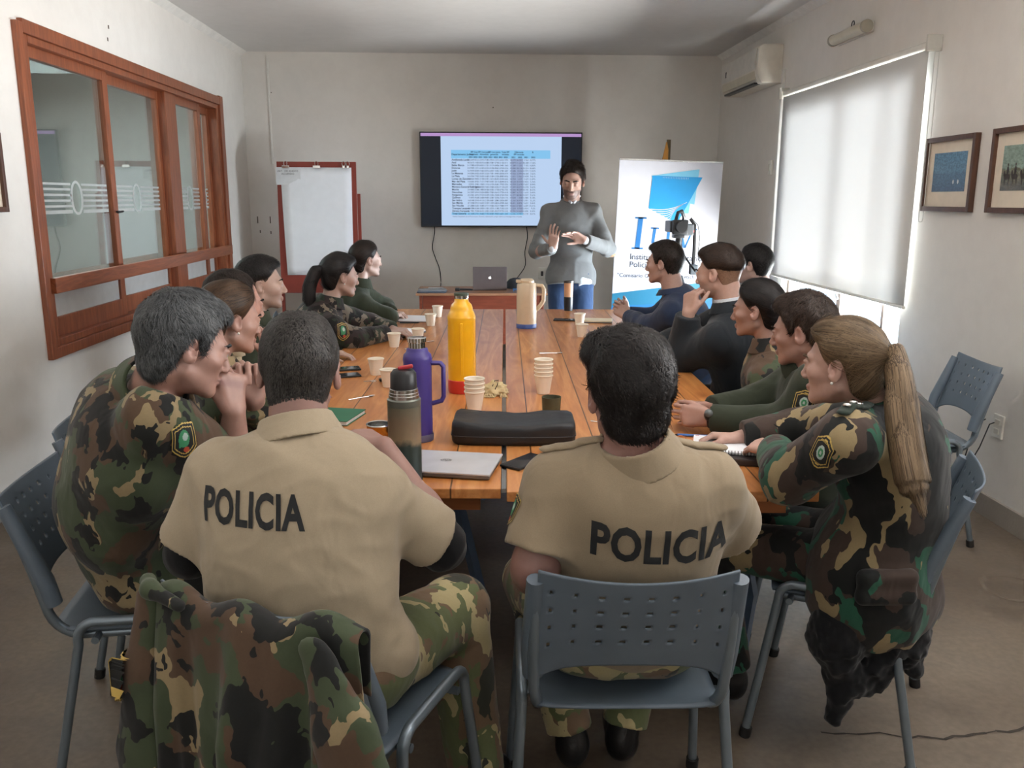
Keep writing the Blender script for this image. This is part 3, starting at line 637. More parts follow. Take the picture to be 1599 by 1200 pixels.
# video camera on tripod
vc = empty('video_camera', (1.62, 6.9, 1.25), 'black video camera with hanging straps mounted on the tripod before the banner', 'camera'); L_ = Vector((0, 0, 0))
def VB(mb, name, m=M_black, **k): return mb.build(name, m, vc, **k)
VB(MB().bb(-.085, .03, -.09, .12, .045, .135, 0, .012), 'body', smooth=False)
VB(MB().bb(-.075, .045, -.14, -.09, .03, .145, 0, .01).tube([(-.02, -.14, .09), (-.02, -.20, .09)], .042, 18), 'lens_hood', smooth=True)
VB(MB().tube([(-.04, -.06, .13), (-.02, -.05, .20), (.02, 0, .21), (.06, .08, .16), (.06, .1, .12)], .014, 8), 'top_handle', smooth=True)
VB(MB().bb(.035, .11, -.06, .06, .02, .11, 0, .01), 'side_module', mat('camera_grey', rgb(96, 100, 104), .35))
VB(MB().bb(.03, .05, -.07, -.05, .05, .10, 0, .004).bb(-.05, .05, .12, .16, .06, .12, 0, .008), 'viewfinder')
VB(MB().bb(.095, .115, -.05, -.03, .045, .062, 0, .002), 'record_light', mat('red_dot', rgb(190, 60, 50), .4))
for x, l_ in ((.13, .38), (.125, .36)):
    VB(MB().tube([(.09, 0, .15), (x, -.01, .1), (x + .003, -.01, -.1), (x, -.01, .15 - l_)], .006, 6, flat=2), 'strap')
VB(MB().tube([(.1, .02, .16), (.16, .02, .10), (.18, .02, 0), (.17, .02, -.12), (.19, .02, -.2)], .003, 6), 'wire')
VB(MB().bb(.10, .165, -.04, .02, -.29, -.21, 0, .01), 'hanging_pouch', mat('pouch_grey', rgb(70, 76, 80), .7))
tp = empty('tripod', (1.62, 6.9, 0), 'black camera tripod standing behind the seated man in the navy sweater', 'tripod')
MB().tube([(0, 0, 1.15), (0, 0, 1.20)], .035, 12).tube([(0, 0, 1.17), (.01, 0, 1.25)], .028, 10).bb(-.04, .04, -.05, .05, 1.25, 1.29, 0, .004).build('head', M_black, tp, True)
MB().tube([(0, 0, .65), (0, 0, 1.16)], .018, 12).build('centre_column', mat('tripod_grey', rgb(60, 66, 74), .35, .5), tp, True)
MB().tube([(0, 0, 1.18), (.10, -.20, 1.0)], .008, 8).build('pan_handle', M_black, tp, True)
for a in (90, 210, 330):
    MB().tube([(.03 * math.cos(R(a)), .03 * math.sin(R(a)), .95), (.42 * math.cos(R(a)), .42 * math.sin(R(a)), .012)], [.018, .012], 10).build('leg', M_black, tp, True)

# ================================================================= CONFERENCE TABLE
TH = R(1.98); TXo = -.002
def TT(u, v, z=0): return Vector((TXo + u * math.cos(TH) + v * math.sin(TH), -u * math.sin(TH) + v * math.cos(TH), z))
TZ = .76; TY0, TY1 = 2.264, 6.30
M_apron = wood('table_apron_wood', [rgb(112, 60, 26), rgb(160, 92, 44), rgb(178, 108, 56)], 0.8, 'X', 0.5)
M_leg = mat('blue_grey_steel_leg', rgb(106, 128, 158), .35, .5)
def table(u0, u1, y0, label):
    o = empty('conference_table', TT((u0 + u1) / 2, (y0 + TY1) / 2), label, 'table', None, -TH)
    w = (u1 - u0) / 2; l = (TY1 - y0) / 2
    MB().bb(-w, w, -l, l, TZ - .030, TZ, 0, .003).build('table_top', M_table, o)
    a = MB()
    for s_ in (-1, 1): a.bb(-w + .06, w - .06, s_ * (l - .10) - .012, s_ * (l - .10) + .012, TZ - .095, TZ - .031)
    for s_ in (-1, 1): a.bb(s_ * (w - .09) - .012, s_ * (w - .09) + .012, -l + .11, l - .11, TZ - .095, TZ - .031)
    a.build('apron', M_apron, o)
    for yy in (-l + .32, 0, l - .32):
        for s_ in (-1, 1):
            MB().tube([(s_ * (w - .16), yy, TZ - .06), (s_ * (w - .07), yy, .30), (s_ * (w - .10), yy, .012)], .020, 4).build('leg', M_leg, o)
    MB().tube([(0.28 * (1 if u0 < 0 else -1), -l + .20, TZ - .05), (.10 * (1 if u0 < 0 else -1), -l + .45, .45)], .020, 4).build('brace', M_leg, o)
    return o
table(-.869, -.008, 2.29, 'left half of the long honey pine conference table')
table(.008, .874, 2.264, 'right half of the long honey pine conference table')
tag(recenter(MB().box(TT(0, 2.62, TZ - .006), (.013, .66, .012), Matrix.Rotation(-TH, 3, 'Z')).build('joining_strip', M_steel)), 'narrow metal strip filling the near seam between the two table halves', 'metal strip')

# ---------------- things on the table
ZT = TZ + .001
def on(x, y, z=ZT): return Vector((x, y, z))
def rootobj(mb, name, m, loc, label, cat, group=None, smooth=True, rz=0):
    o = mb.build(name, m, None, smooth); o.location = loc; o.rotation_euler = (0, 0, rz); return tag(o, label, cat, group)
# yellow thermos
th_ = empty('thermos', on(-.055, 3.53), 'tall yellow thermos flask with a red base in the middle of the table', 'thermos')
M_yel = mat('yellow_flask_plastic', rgb(236, 176, 20), .32, coat=.3); M_redp = mat('red_flask_base', rgb(196, 52, 44), .4)
MB().lathe([(.001, .055), (.058, .055), (.0575, .30), (.0585, .312), (.0575, .318), (.050, .338), (.046, .344), (.046, .352), (.042, .365), (.030, .378), (.028, .39), (.001, .39)], 40).build('flask_body', M_yel, th_, True)
MB().lathe([(.001, .0), (.056, .0), (.0595, .008), (.060, .054), (.058, .056), (.001, .056)], 40).build('base_cap', M_redp, th_, True)
MB().lathe([(.026, .388), (.026, .402), (.029, .404), (.029, .392)], 30).build('neck_ring', M_chrome, th_, True)
MB().lathe([(.001, .415), (.030, .413), (.031, .404), (.026, .400), (.001, .400)], 30).build('stopper', mat('dark_green_stopper', rgb(52, 66, 52), .5), th_, True)
MB().bb(-.006, .006, -.062, -.057, .08, .295, 0, .002).build('seam_rib', M_yel, th_)
# purple thermos
th_ = empty('thermos', on(-.19, 2.80), 'purple thermos jug with side handle behind the camouflage flask', 'thermos'); M_pur = mat('purple_plastic', rgb(66, 54, 128), .4)
MB().lathe([(.001, 0), (.047, 0), (.048, .015), (.046, .02), (.0465, .02), (.0465, .262), (.048, .275), (.045, .29), (.037, .298), (.034, .31), (.030, .312), (.001, .312)], 40).build('flask_body', M_pur, th_, True)
MB().lathe([(.001, -.0), (.049, 0), (.050, .018), (.0475, .024)], 40).build('base_cap', mat('grey_purple_base', rgb(84, 80, 104), .5), th_, True)
MB().lathe([(.028, .31), (.028, .330), (.031, .332), (.031, .345), (.026, .347), (.001, .342)], 30).build('steel_mouth', M_chrome, th_, True)
MB().tube([(.043, -.005, .262), (.075, -.01, .262), (.085, -.01, .25), (.085, -.01, .15), (.078, -.01, .135), (.047, -.005, .125)], .010, 10, flat=.8).build('handle', M_pur, th_, True)
# camouflage flask in front
def camo(name, cols, scale=9.0, z=.75, rough=.8, thr=(.47, .53, .57)):
    t = NT(name); co = t.coords((scale, scale, scale * z * 1.25)); 
    def warp(co, amt, sc):
        n = t.N('ShaderNodeTexNoise'); n.inputs['Scale'].default_value = sc; n.inputs['Detail'].default_value = 2; t.L(co, n.inputs['Vector'])
        s_ = t.N('ShaderNodeVectorMath', operation='SUBTRACT'); t.L(n.outputs['Color'], s_.inputs[0]); s_.inputs[1].default_value = (.5, .5, .5)
        m = t.N('ShaderNodeVectorMath', operation='SCALE'); t.L(s_.outputs[0], m.inputs[0]); m.inputs['Scale'].default_value = amt
        a = t.N('ShaderNodeVectorMath', operation='ADD'); t.L(co, a.inputs[0]); t.L(m.outputs[0], a.inputs[1]); return a.outputs[0]
    wv = warp(co, .9, 1.6); res = cols[0]
    for i, (c, th) in enumerate(zip(cols[1:], thr)):
        mp = t.N('ShaderNodeMapping'); mp.inputs['Location'].default_value = (13.7 * (i + 1), 5.1 * (i + 1), -7.3 * (i + 1)); mp.inputs['Rotation'].default_value = (0.3 * i, .5 + .2 * i, .4 * i); t.L(wv, mp.inputs[0])
        f = t.noise(mp.outputs[0], .75 + .1 * i, 2.6, .48, .35)
        g = t.N('ShaderNodeMath', operation='GREATER_THAN'); t.L(f, g.inputs[0]); g.inputs[1].default_value = th
        res = t.mix(g.outputs[0], res, c)
    cl = t.noise(t.coords((1, 1, 1)), 200, 3, .7)
    res = t.mix(.22, res, t.ramp(cl, [(.3, (.6, .6, .6, 1)), (.7, (1, 1, 1, 1))]), 'MULTIPLY')
    t.base(res); t.p.inputs['Roughness'].default_value = rough; t.p.inputs['Sheen Weight'].default_value = .12; t.p.inputs['Specular IOR Level'].default_value = .25
    fo = t.noise(t.coords((13, 13, 8)), 1.0, 2, .5, .5)
    t.bump(fo, .40, .022); return t.m
th_ = empty('thermos', on(-.2, 2.36), 'faded camouflage steel flask with black lid in the near left foreground', 'thermos')
t = NT('faded_landscape_print'); co = t.coords((9, 9, 7)); sep = t.N('ShaderNodeSeparateXYZ'); tc = t.N('ShaderNodeTexCoord'); t.L(tc.outputs['Object'], sep.inputs[0])
n_ = t.noise(co, 1, 5, .6); mm = t.N('ShaderNodeMath', operation='MULTIPLY_ADD'); t.L(n_, mm.inputs[0]); mm.inputs[1].default_value = .12; t.L(sep.outputs[2], mm.inputs[2])
t.base(t.ramp(mm.outputs[0], [(.06, rgb(48, 46, 38)), (.11, rgb(28, 44, 42)), (.165, rgb(40, 50, 44)), (.18, rgb(132, 112, 86)), (.22, rgb(118, 98, 78)), (.27, rgb(98, 92, 76)), (.30, rgb(70, 80, 74))])); t.p.inputs['Roughness'].default_value = .35
MB().lathe([(.001, 0), (.0465, 0), (.048, .004), (.048, .012), (.0465, .014), (.0465, .225), (.0455, .235), (.001, .235)], 44).build('flask_body', t.m, th_, True)
MB().lathe([(.0465, .224), (.047, .228), (.047, .242), (.043, .246)], 40).build('collar', mat('grey_collar', rgb(112, 116, 108), .35, .6), th_, True)
MB().lathe([(.0425, .244), (.0425, .254), (.041, .255), (.041, .262), (.0395, .263), (.0395, .272), (.036, .274)], 40).build('steel_neck', M_steel, th_, True)
MB().lathe([(.001, .262), (.037, .262), (.0375, .27), (.036, .315), (.028, .325), (.001, .328)], 36).build('lid', M_black, th_, True)
MB().box((.006, 0, .332), (.042, .018, .010), Matrix.Rotation(R(-9), 3, 'Y'), 0, .004).build('red_spout', mat('red_spout', rgb(176, 50, 56), .4), th_)
# cream vacuum flask
th_ = empty('thermos', on(.322, 5.36), 'cream vacuum flask with side handle and blue base at the far end of the table', 'thermos'); M_cr = mat('cream_plastic', rgb(206, 186, 158), .4)
MB().lathe([(.001, .025), (.062, .025), (.062, .20), (.060, .27), (.054, .28), (.001, .28)], 36).build('flask_body', M_cr, th_, True)
MB().lathe([(.001, 0), (.063, 0), (.064, .022), (.062, .027)], 36).build('base_cap', mat('blue_base', rgb(62, 88, 152), .45), th_, True)
MB().lathe([(.001, .278), (.046, .278), (.047, .295), (.035, .305), (.001, .308)], 36).build('lid', M_cr, th_, True)
MB().tube([(.05, -.0, .265), (.095, -.0, .262), (.108, -.0, .24), (.106, 0, .17), (.088, 0, .14), (.06, 0, .11)], .013, 10).build('handle', M_cr, th_, True)
MB().box((-.052, -.02, .292), (.03, .03, .02), None, 0, .005).build('spout', M_cr, th_)
# coffee press-like tumbler
tb_ = empty('tumbler', on(.675, 6.2), 'small clear and brown tumbler with black base before the standing man', 'tumbler')
MB().lathe([(.001, 0), (.030, 0), (.033, .06), (.0335, .10), (.001, .10)], 28).build('base', M_black, tb_, True)
MB().lathe([(.031, .10), (.033, .16), (.033, .20), (.001, .20)], 28).build('cup', mat('brown_cup', rgb(196, 150, 116), .35), tb_, True)
MB().lathe([(.001, .2), (.035, .2), (.035, .215), (.001, .22)], 28).build('lid', mat('dark_lid', rgb(60, 56, 54), .4), tb_, True)
# foam cups
def cup_mesh(h=.075, r0=.025, r1=.036):
    return MB().lathe([(.001, .004), (r0 - .002, .004), (r1 - .003, h - .002), (r1 + .001, h + .001), (r1 + .0025, h - .001), (r1 + .001, h - .005), (r1 - .001, h - .006), (r0, 0), (.001, 0)], 28)
def lone_cup(x, y, label):
    o = rootobj(cup_mesh(), 'foam_cup', M_cup, on(x, y), label, 'cup', 'foam cups standing singly on the table'); return o
lone_cup(-.44, 4.66, 'white foam cup on the left half, nearest the woman with the sleeve badge')
lone_cup(-.322, 4.83, 'white foam cup beside the corner of the white writing pad')
lone_cup(-.454, 3.90, 'white foam cup standing just behind the car key')
lone_cup(-.372, 3.64, 'white foam cup mostly hidden by the purple and camouflage flasks')
lone_cup(-.282, 5.46, 'white foam cup, nearer of the pair at the far left of the table')
lone_cup(-.255, 5.88, 'white foam cup, farther of the pair at the far left of the table')
lone_cup(.668, 5.46, 'white foam cup beside the black phone at the far right of the table')
lone_cup(.625, 4.98, 'white foam cup standing on the right half just beyond the near man\'s hair')
lone_cup(.655, 4.60, 'white foam cup half hidden by the hair of the near man on the right')
def stack(x, y, n, grp, word):
    for k in range(n):
        o = rootobj(cup_mesh(.078, .026, .038), 'foam_cup', M_cup, on(x, y, ZT + k * .0165), '%s white foam cup of the stack %s' % (['bottom', 'second', 'third', 'fourth', 'fifth'][k] if k < n - 1 else 'topmost', word), 'cup', grp)
stack(-.004, 3.19, 4, 'foam cups stacked by the yellow thermos', 'beside the yellow thermos')
stack(.282, 3.49, 5, 'foam cups stacked behind the green tumbler', 'behind the green tumbler')
rootobj(MB().lathe([(.001, .003), (.030, .003), (.035, .063), (.037, .063), (.0335, 0), (.001, 0)], 32), 'cup', mat('dark_green_cup', rgb(72, 72, 52), .5), on(.285, 3.15), 'dark olive green cup without handle in front of a stack of foam cups', 'cup')
# cloth bundle
cbm = bmesh.new(); bmesh.ops.create_icosphere(cbm, subdivisions=4, radius=1)
for v in cbm.verts:
    p = v.co; f = 1 + .10 * math.sin(9 * p.x + 4 * math.sin(5 * p.z)) + .12 * math.sin(11 * p.y + 3 * p.x) + .05 * math.sin(23 * p.z + 9 * p.x)
    v.co = Vector((p.x * .052 * f, p.y * .045 * f, max(-.2, p.z) * .042 * f + .009))
bb = empty('cloth_bag', on(.08, 3.48), 'crumpled cream drawstring bag lying by the seam behind the black case', 'bag')
MB().bm(cbm).build('bag', mat('cream_cloth', rgb(206, 188, 146), .9, bump=.4), bb, 'all')
MB().tube([(-.01, -.03, .04), (0, -.01, .058), (.015, .01, .056), (.01, -.03, .045), (.0, -.045, .03)], .0022, 6).build('cord', mat('dark_cord', rgb(88, 76, 56), .8), bb, True)
fr_ = MB(); r2 = random.Random(4)
for k in range(26):
    a = r2.uniform(-.055, .05); y = -.045 - r2.uniform(0, .01); fr_.tube([(a, y, .012), (a + r2.uniform(-.01, .01), y - .012, .004), (a + r2.uniform(-.012, .012), y - .022, .002)], .0016, 5)
fr_.build('fringe', mat('cream_cloth', rgb(206, 188, 146), .9), bb)
# black case
cm = bmesh.new(); bmesh.ops.create_cube(cm, size=1); bmesh.ops.subdivide_edges(cm, edges=cm.edges, cuts=7, use_grid_fill=True)
for v in cm.verts:
    p = v.co.copy(); x, y, z = p * 2
    def sup(a, b, n): return (abs(a) ** n + abs(b) ** n) ** (1 / n)
    k = max(1e-6, sup(x, y, 9)); mx_ = max(abs(x), abs(y)); q = mx_ / k if k > 0 else 1
    x *= q; y *= q
    x *= 1 - .035 * abs(z) ** 5; y *= 1 - .07 * abs(z) ** 5
    top = .068 - .006 * math.cos(x * 3) - .004 * math.cos(y * 2.5) + .0025 * math.sin(x * 9 + y * 4)
    v.co = Vector((x * .205, y * .104 - .004 * math.cos(x * 2.4), (z * .5 + .5) * top))
cs = empty('carrying_case', on(.128, 2.81), 'long black soft zipped case lying across the table seam', 'case', None, R(-3))
MB().bm(cm).build('case_body', mat('black_soft_case', rgb(24, 26, 30), .5, bump=.35, bscale=30), cs, 'all')
zp = []
for k in range(49):
    a = 2 * math.pi * k / 48; c_, s_ = math.cos(a), math.sin(a); k_ = (abs(c_) ** 9 + abs(s_) ** 9) ** (1 / 9)
    zp.append((c_ / k_ * .2055, s_ / k_ * .1045 - .004 * math.cos(c_ / k_ * 2.4), .030))
MB().tube(zp, .0022, 6, cap=False).build('zip', M_black, cs)
# silver laptop closed
lc = empty('laptop', on(-.092, 2.49), 'closed silver laptop with an oval maker mark near the table front edge', 'laptop', None, R(-12))
MB().bb(-.155, .155, -.105, .105, .002, .012, 0, .003).build('base', mat('laptop_edge', rgb(120, 118, 116), .4, .6), lc)
MB().bb(-.157, .157, -.107, .107, .0125, .019, 0, .003).build('lid', M_alu, lc)
lg = MB(); n = 36
lg.add([(math.cos(2 * math.pi * k / n) * r_, math.sin(2 * math.pi * k / n) * r_ * .80, .0194) for r_ in (.0145, .017) for k in range(n)], [(k, (k + 1) % n, n + (k + 1) % n, n + k) for k in range(n)])
v, fs = text_mesh('hp', .024, 'CENTER', .0003); lg.add([(a[0] + a[1] * .25, a[1] - .004, .0194) for a in v], fs)
lo = lg.build('maker_mark', mat('mark_grey', rgb(116, 118, 122), .3, .7), lc, fix=False); lo.location = (.0, .01, 0)
def phone(x, y, rz, label, w=.075, l=.155, m=None):
    o = empty('mobile_phone', on(x, y), label, 'phone', None, R(rz))
    MB().bb(-w / 2, w / 2, -l / 2, l / 2, 0, .008, 0, .003).build('body', m or M_black, o)
    MB().bb(-w / 2 + .003, w / 2 - .003, -l / 2 + .004, l / 2 - .004, .008, .0086).build('screen', mat('phone_glass', rgb(40, 42, 46), .08), o); return o
phone(.150, 2.525, -40, 'dark mobile phone lying between the silver laptop and the near right man')
phone(-.62, 4.02, -74, 'dark mobile phone beside the head of the near left man')
phone(-.60, 3.86, -70, 'black phone or wallet lying just in front of another phone on the left edge')
# keys
k_ = empty('car_key', on(-.42, 3.75), 'black car key with metal ring lying on the left half of the table', 'key', None, R(15))
MB().box((.02, 0, .007), (.05, .028, .013), None, 0, .005).build('fob', M_black, k_)
MB().tube(arc((-.03, 0, .003), .013, 0, 350, 16, (1, 0, 0), (0, 1, 0)), .0014, 6).build('ring', M_chrome, k_, True)
MB().box((-.055, .004, .003), (.035, .007, .0025), None, 0, .001).build('blade', M_steel, k_)
def spoon(x, y, rz, label, l=.11):
    b = MB().tube([(-l * .6, 0, .003), (-l * .1, 0, .004), (l * .25, 0, .003)], [.0028, .0016, .002], 8)
    n = 14; pts = [(l * .25 + .014 + .016 * math.cos(a), .0095 * math.sin(a)) for a in [2 * math.pi * k / n for k in range(n)]]
    vs = [(x_, y_, .0055) for x_, y_ in pts] + [((x_ - l * .25 - .014) * .5 + l * .25 + .014, y_ * .5, .0015) for x_, y_ in pts]
    b.add(vs, [(i, (i + 1) % n, n + (i + 1) % n, n + i) for i in range(n)] + [tuple(range(n, 2 * n))])
    return rootobj(b, 'teaspoon', M_chrome, on(x, y), label, 'spoon', None, True, R(rz))
spoon(-.455, 3.42, 38, 'small teaspoon lying beyond the green notebook on the left half'); spoon(.40, 4.42, 4, 'small teaspoon lying on the right half near the far cup stack')
spoon(.475, 2.98, -28, 'white teaspoon lying beside the near right man, closer to the table seam'); spoon(.53, 2.93, 10, 'metal teaspoon lying close to the near right man\'s ear')
spoon(-.28, 3.36, 80, 'teaspoon mostly hidden behind the camouflage flask'); spoon(-.36, 4.60, 65, 'dark teaspoon lying beside the left foam cup', .07); spoon(-.27, 4.80, 30, 'metal teaspoon lying by the foam cup at the writing pad', .07)
# green notebook, tin, pads
gb = empty('notebook', on(-.505, 3.09), 'green closed notebook lying beside the near left man\'s ear', 'notebook', None, R(-14))
MB().bb(-.07, .07, -.09, .09, .002, .014).build('pages', M_paper, gb); MB().bb(-.073, .074, -.093, .093, .0142, .017, 0, .001).bb(-.073, .074, -.093, .093, 0, .002).bb(-.076, -.073, -.093, .093, 0, .017).build('cover', mat('green_cover', rgb(42, 104, 76), .6), gb)
tn = empty('tin', on(-.325, 2.83), 'small round golden tin with an open steel rim left of the camouflage flask', 'tin')
MB().lathe([(.001, 0), (.041, 0), (.042, .002), (.042, .044)], 36).build('can', mat('gold_tin', rgb(196, 138, 58), .25, .85), tn, True)
MB().lathe([(.042, .043), (.044, .046), (.042, .049), (.039, .047), (.038, .030), (.001, .030)], 36).build('rim', M_steel, tn, True)
def pad(x, y, w, l, h, rz, label, m=M_paper, pen=None, name='writing_pad'):
    o = empty(name, on(x, y), label, 'notepad', None, R(rz))
    MB().bb(-w / 2, w / 2, -l / 2, l / 2, 0, h * .45, 0, .001).build('backing', mat('pad_backing', rgb(92, 92, 100), .6), o)
    MB().bb(-w / 2 + .002, w / 2 - .002, -l / 2 + .002, l / 2 - .002, h * .45, h, 0, .001).build('pages', m, o); return o
pad(-.45, 5.10, .20, .28, .018, -28, 'open white writing pad under the forearm of the woman with the sleeve badge')
pad(-.39, 5.75, .21, .27, .010, -10, 'white sheets in front of the far left woman at the table end')
def pen(x, y, z, rz, label, m):
    o = empty('pen', Vector((x, y, z)), label, 'pen', None, R(rz))
    MB().tube([(-.065, 0, .005), (.05, 0, .005)], .0045, 8).build('barrel', m, o, True); MB().tube([(.05, 0, .005), (.062, 0, .005)], [.004, .001], 8).build('tip', M_black, o, True); return o
pen(-.42, 5.56, ZT, 0, 'black pen lying on the table in front of the white sheets', M_black)
phone(.60, 5.68, 80, 'black phone at the far right beside a foam cup')
pad(.80, 5.62, .15, .21, .014, 80, 'cream page notebook open before the man in the navy sweater', mat('cream_page', rgb(222, 210, 184), .7))
pen(.745, 5.02, ZT, 15, 'pen lying beside the foam cup behind the near right man', mat('pen_gold', rgb(150, 120, 70), .4))
# box with white note near R3
bx_ = empty('book', on(.80, 3.83), 'dark thick book with a white note on it at the right table edge', 'book', None, R(-4))
MB().bb(-.075, .075, -.10, .10, .001, .030).build('pages', mat('aged_pages', rgb(120, 104, 90), .8), bx_)
MB().bb(-.078, .078, -.103, .103, .030, .034, 0, .001).bb(-.078, .078, -.103, .103, 0, .003).bb(.074, .079, -.103, .103, 0, .034).build('cover', mat('dark_cover', rgb(52, 44, 42), .5), bx_)
MB().box((-.02, .02, .0352), (.09, .12, .001), Matrix.Rotation(R(5), 3, 'Z')).build('note', M_paper, bx_)
# spiral notebook on dark folder
ff = rootobj(MB().bb(-.135, .135, -.115, .115, 0, .022, 0, .004), 'folder', mat('dark_leather_folder', rgb(42, 36, 36), .4), on(.835, 2.58), 'dark leather folder lying under the spiral notebook on the right', 'folder', None, False, R(-14))
sn = empty('spiral_notebook', on(.815, 2.60, ZT + .0235), 'open spiral notebook with white pages before the woman with the long ponytail', 'notebook', None, R(-16))
MB().bb(-.125, .125, -.09, .09, 0, .006, 0, .001).build('pages', M_paper, sn)
for k in range(26):
    x = -.118 + k * .0094; MB().tube(arc((x, -.092, .004), .0075, 0, 330, 10, (0, 1, 0), (0, 0, 1)), .0011, 5).build('coil', M_black, sn, True)
MB().box((0, -.075, -.001), (.25, .05, .002)).build('cover', M_black, sn)
pen(.735, 2.80, ZT, 168, 'blue ballpoint pen held in the hand of the woman with the long ponytail', mat('blue_pen', rgb(48, 98, 170), .35))
gl_ = empty('eyeglasses', on(.70, 2.70), 'thin framed eyeglasses lying at the corner of the spiral notebook', 'glasses')
g = MB()
for dx in (-.028, .028): g.tube(arc((dx, 0, .012), .021, 0, 360, 18, (1, 0, 0), (0, .5, .85)), .0012, 5, cap=False)
g.tube([(-.007, 0, .014), (0, 0, .018), (.007, 0, .014)], .0012, 5); g.build('frame', mat('copper_wire', rgb(170, 110, 84), .3, .8), gl_)
for s_ in (-1, 1): MB().tube([(s_ * .05, .005, .014), (s_ * .052, .07, .010), (s_ * .05, .10, .003)], .0012, 5).build('temple', mat('copper_wire', rgb(170, 110, 84), .3, .8), gl_)

# ================================================================= CHAIRS
def build_chair():
    """stacking chair, front towards +Y, origin on the floor"""
    o = empty('stacking_chair', (0, 0, 0), 'x', 'chair')
    # backrest: curved plastic sheet with holes, made in a grid whose cells are left open where the holes are
    nx, nz = 66, 46; zb, zt = .560, .825; w = .208
    def bp_(u, v):   # u -1..1, v 0..1
        x = u * w * (1 - .03 * v); bow = .030 * (1 - u * u)
        top = -.010 * (1 - u * u) * (1 if v > .5 else 0) * ((v - .5) * 2); bot = .028 * (1 - abs(u) ** 2.2) * (1 - v) ** 2
        z = zb + (zt - zb) * v + top * 1.6 + bot * 0.9; z += -.03 * (1 - v) * abs(u) ** 6
        y = -.205 - .085 * v - bow
        return x, y, z
    holes = [(-.86 + 1.72 * i / 7, .30 + .175 * j) for i in range(8) for j in range(4)]
    vs, fs = [], []; idx = {}
    def vid(i, j):
        if (i, j) not in idx: idx[(i, j)] = len(vs); vs.append(bp_(-1 + 2 * i / nx, j / nz))
        return idx[(i, j)]
    for i in range(nx):
        for j in range(nz):
            u, v = -1 + 2 * (i + .5) / nx, (j + .5) / nz
            if any(abs(u - a) < .023 and abs(v - b) < .017 for a, b in holes): continue
            fs.append((vid(i, j), vid(i + 1, j), vid(i + 1, j + 1), vid(i, j + 1)))
    b = MB().add(vs, fs).build('backrest', M_plastic, o, 'all', fix=False); md = b.modifiers.new('s', 'SOLIDIFY'); md.thickness = .005; md.offset = 0
    for s_ in (-1, 1):   # the sleeves that slide over the tubes
        MB().tube([(s_ * .207, -.185, .535), (s_ * .210, -.20, .60), (s_ * .206, -.278, .80)], [.020, .022, .017], 12, flat=1.15).build('sleeve', M_plastic, o, True)
    # seat: dished sheet
    ns = 20; st = MB()
    for i in range(ns + 1):
        for j in range(ns + 1):
            u, v = -1 + 2 * i / ns, -1 + 2 * j / ns
            z = .462 - .016 * (1 - u * u) * (1 - v * v) - .03 * max(0, v - .6) ** 1.5 + .02 * max(0, -v - .7)
            k = 1 - .06 * abs(v) ** 6; st.v.append((u * .210 * k, v * .205 * (1 - .06 * abs(u) ** 6) - .0, z)); st.n += 1
    for i in range(ns):
        for j in range(ns):
            if i % 3 == 1 and j % 3 == 1 and 3 < i < 17 and 3 < j < 17: pass
            a = i * (ns + 1) + j; st.f.append((a, a + ns + 1, a + ns + 2, a + 1)); st.mi.append(0)
    so = st.build('seat', M_plastic, o, 'all', fix=False); md = so.modifiers.new('s', 'SOLIDIFY'); md.thickness = .006; md.offset = -1
    for s_ in (-1, 1):
        x = s_ * .185
        up = [(x, .17, .437), (x, -.12, .437)] + [(x + s_ * .021 * k / 6, -.12 - .085 * math.sin(R(75) * k / 6), .437 + .10 * (1 - math.cos(R(75) * k / 6)) ) for k in range(1, 7)] + [(s_ * .207, -.222, .60), (s_ * .206, -.27, .78)]
        MB().tube(up, .0125, 12).build('back_upright', M_tube, o, True)
        X = s_ * .230
        fr_ = [(X + s_ * .025, .235, .012), (X, .170, .44)] + arc((X, .125, .445), .045, 0, 90, 6, (0, 1, 0), (0, 0, 1)) + arc((X, -.085, .445), .045, 90, 180, 6, (0, 1, 0), (0, 0, 1)) + [(X, -.13, .43), (X + s_ * .025, -.215, .012)]
        MB().tube(fr_[:9] + [(X, .02, .490)], .0125, 12).build('leg', M_tube, o, True)
        MB().tube([(X, .02, .490)] + fr_[9:], .0125, 12).build('leg', M_tube, o, True)
        for q in (fr_[0], fr_[-1]): MB().tube([(q[0], q[1], .0), (q[0] * .995, q[1] * .98, .03)], .017, 10).build('rubber_foot', M_rubber, o, True)
        for yb in (.14, -.09): MB().tube([(X, yb, .437), (s_ * .18, yb, .437)], .010, 8).build('side_bracket', M_tube, o, True)
    for yb in (.13, -.10): MB().tube([(-.185, yb, .435), (.185, yb, .435)], .010, 8).build('cross_bar', M_tube, o, True)
    return o
CH0 = build_chair(); CH_used = [False]
def chair(x, y, yaw, label):
    o = CH0 if not CH_used[0] else copy_tree(CH0); CH_used[0] = True
    o.location = (x, y, 0); o.rotation_euler = (0, 0, -R(yaw)); o['label'] = label; o['group'] = 'blue grey stacking chairs'; return o
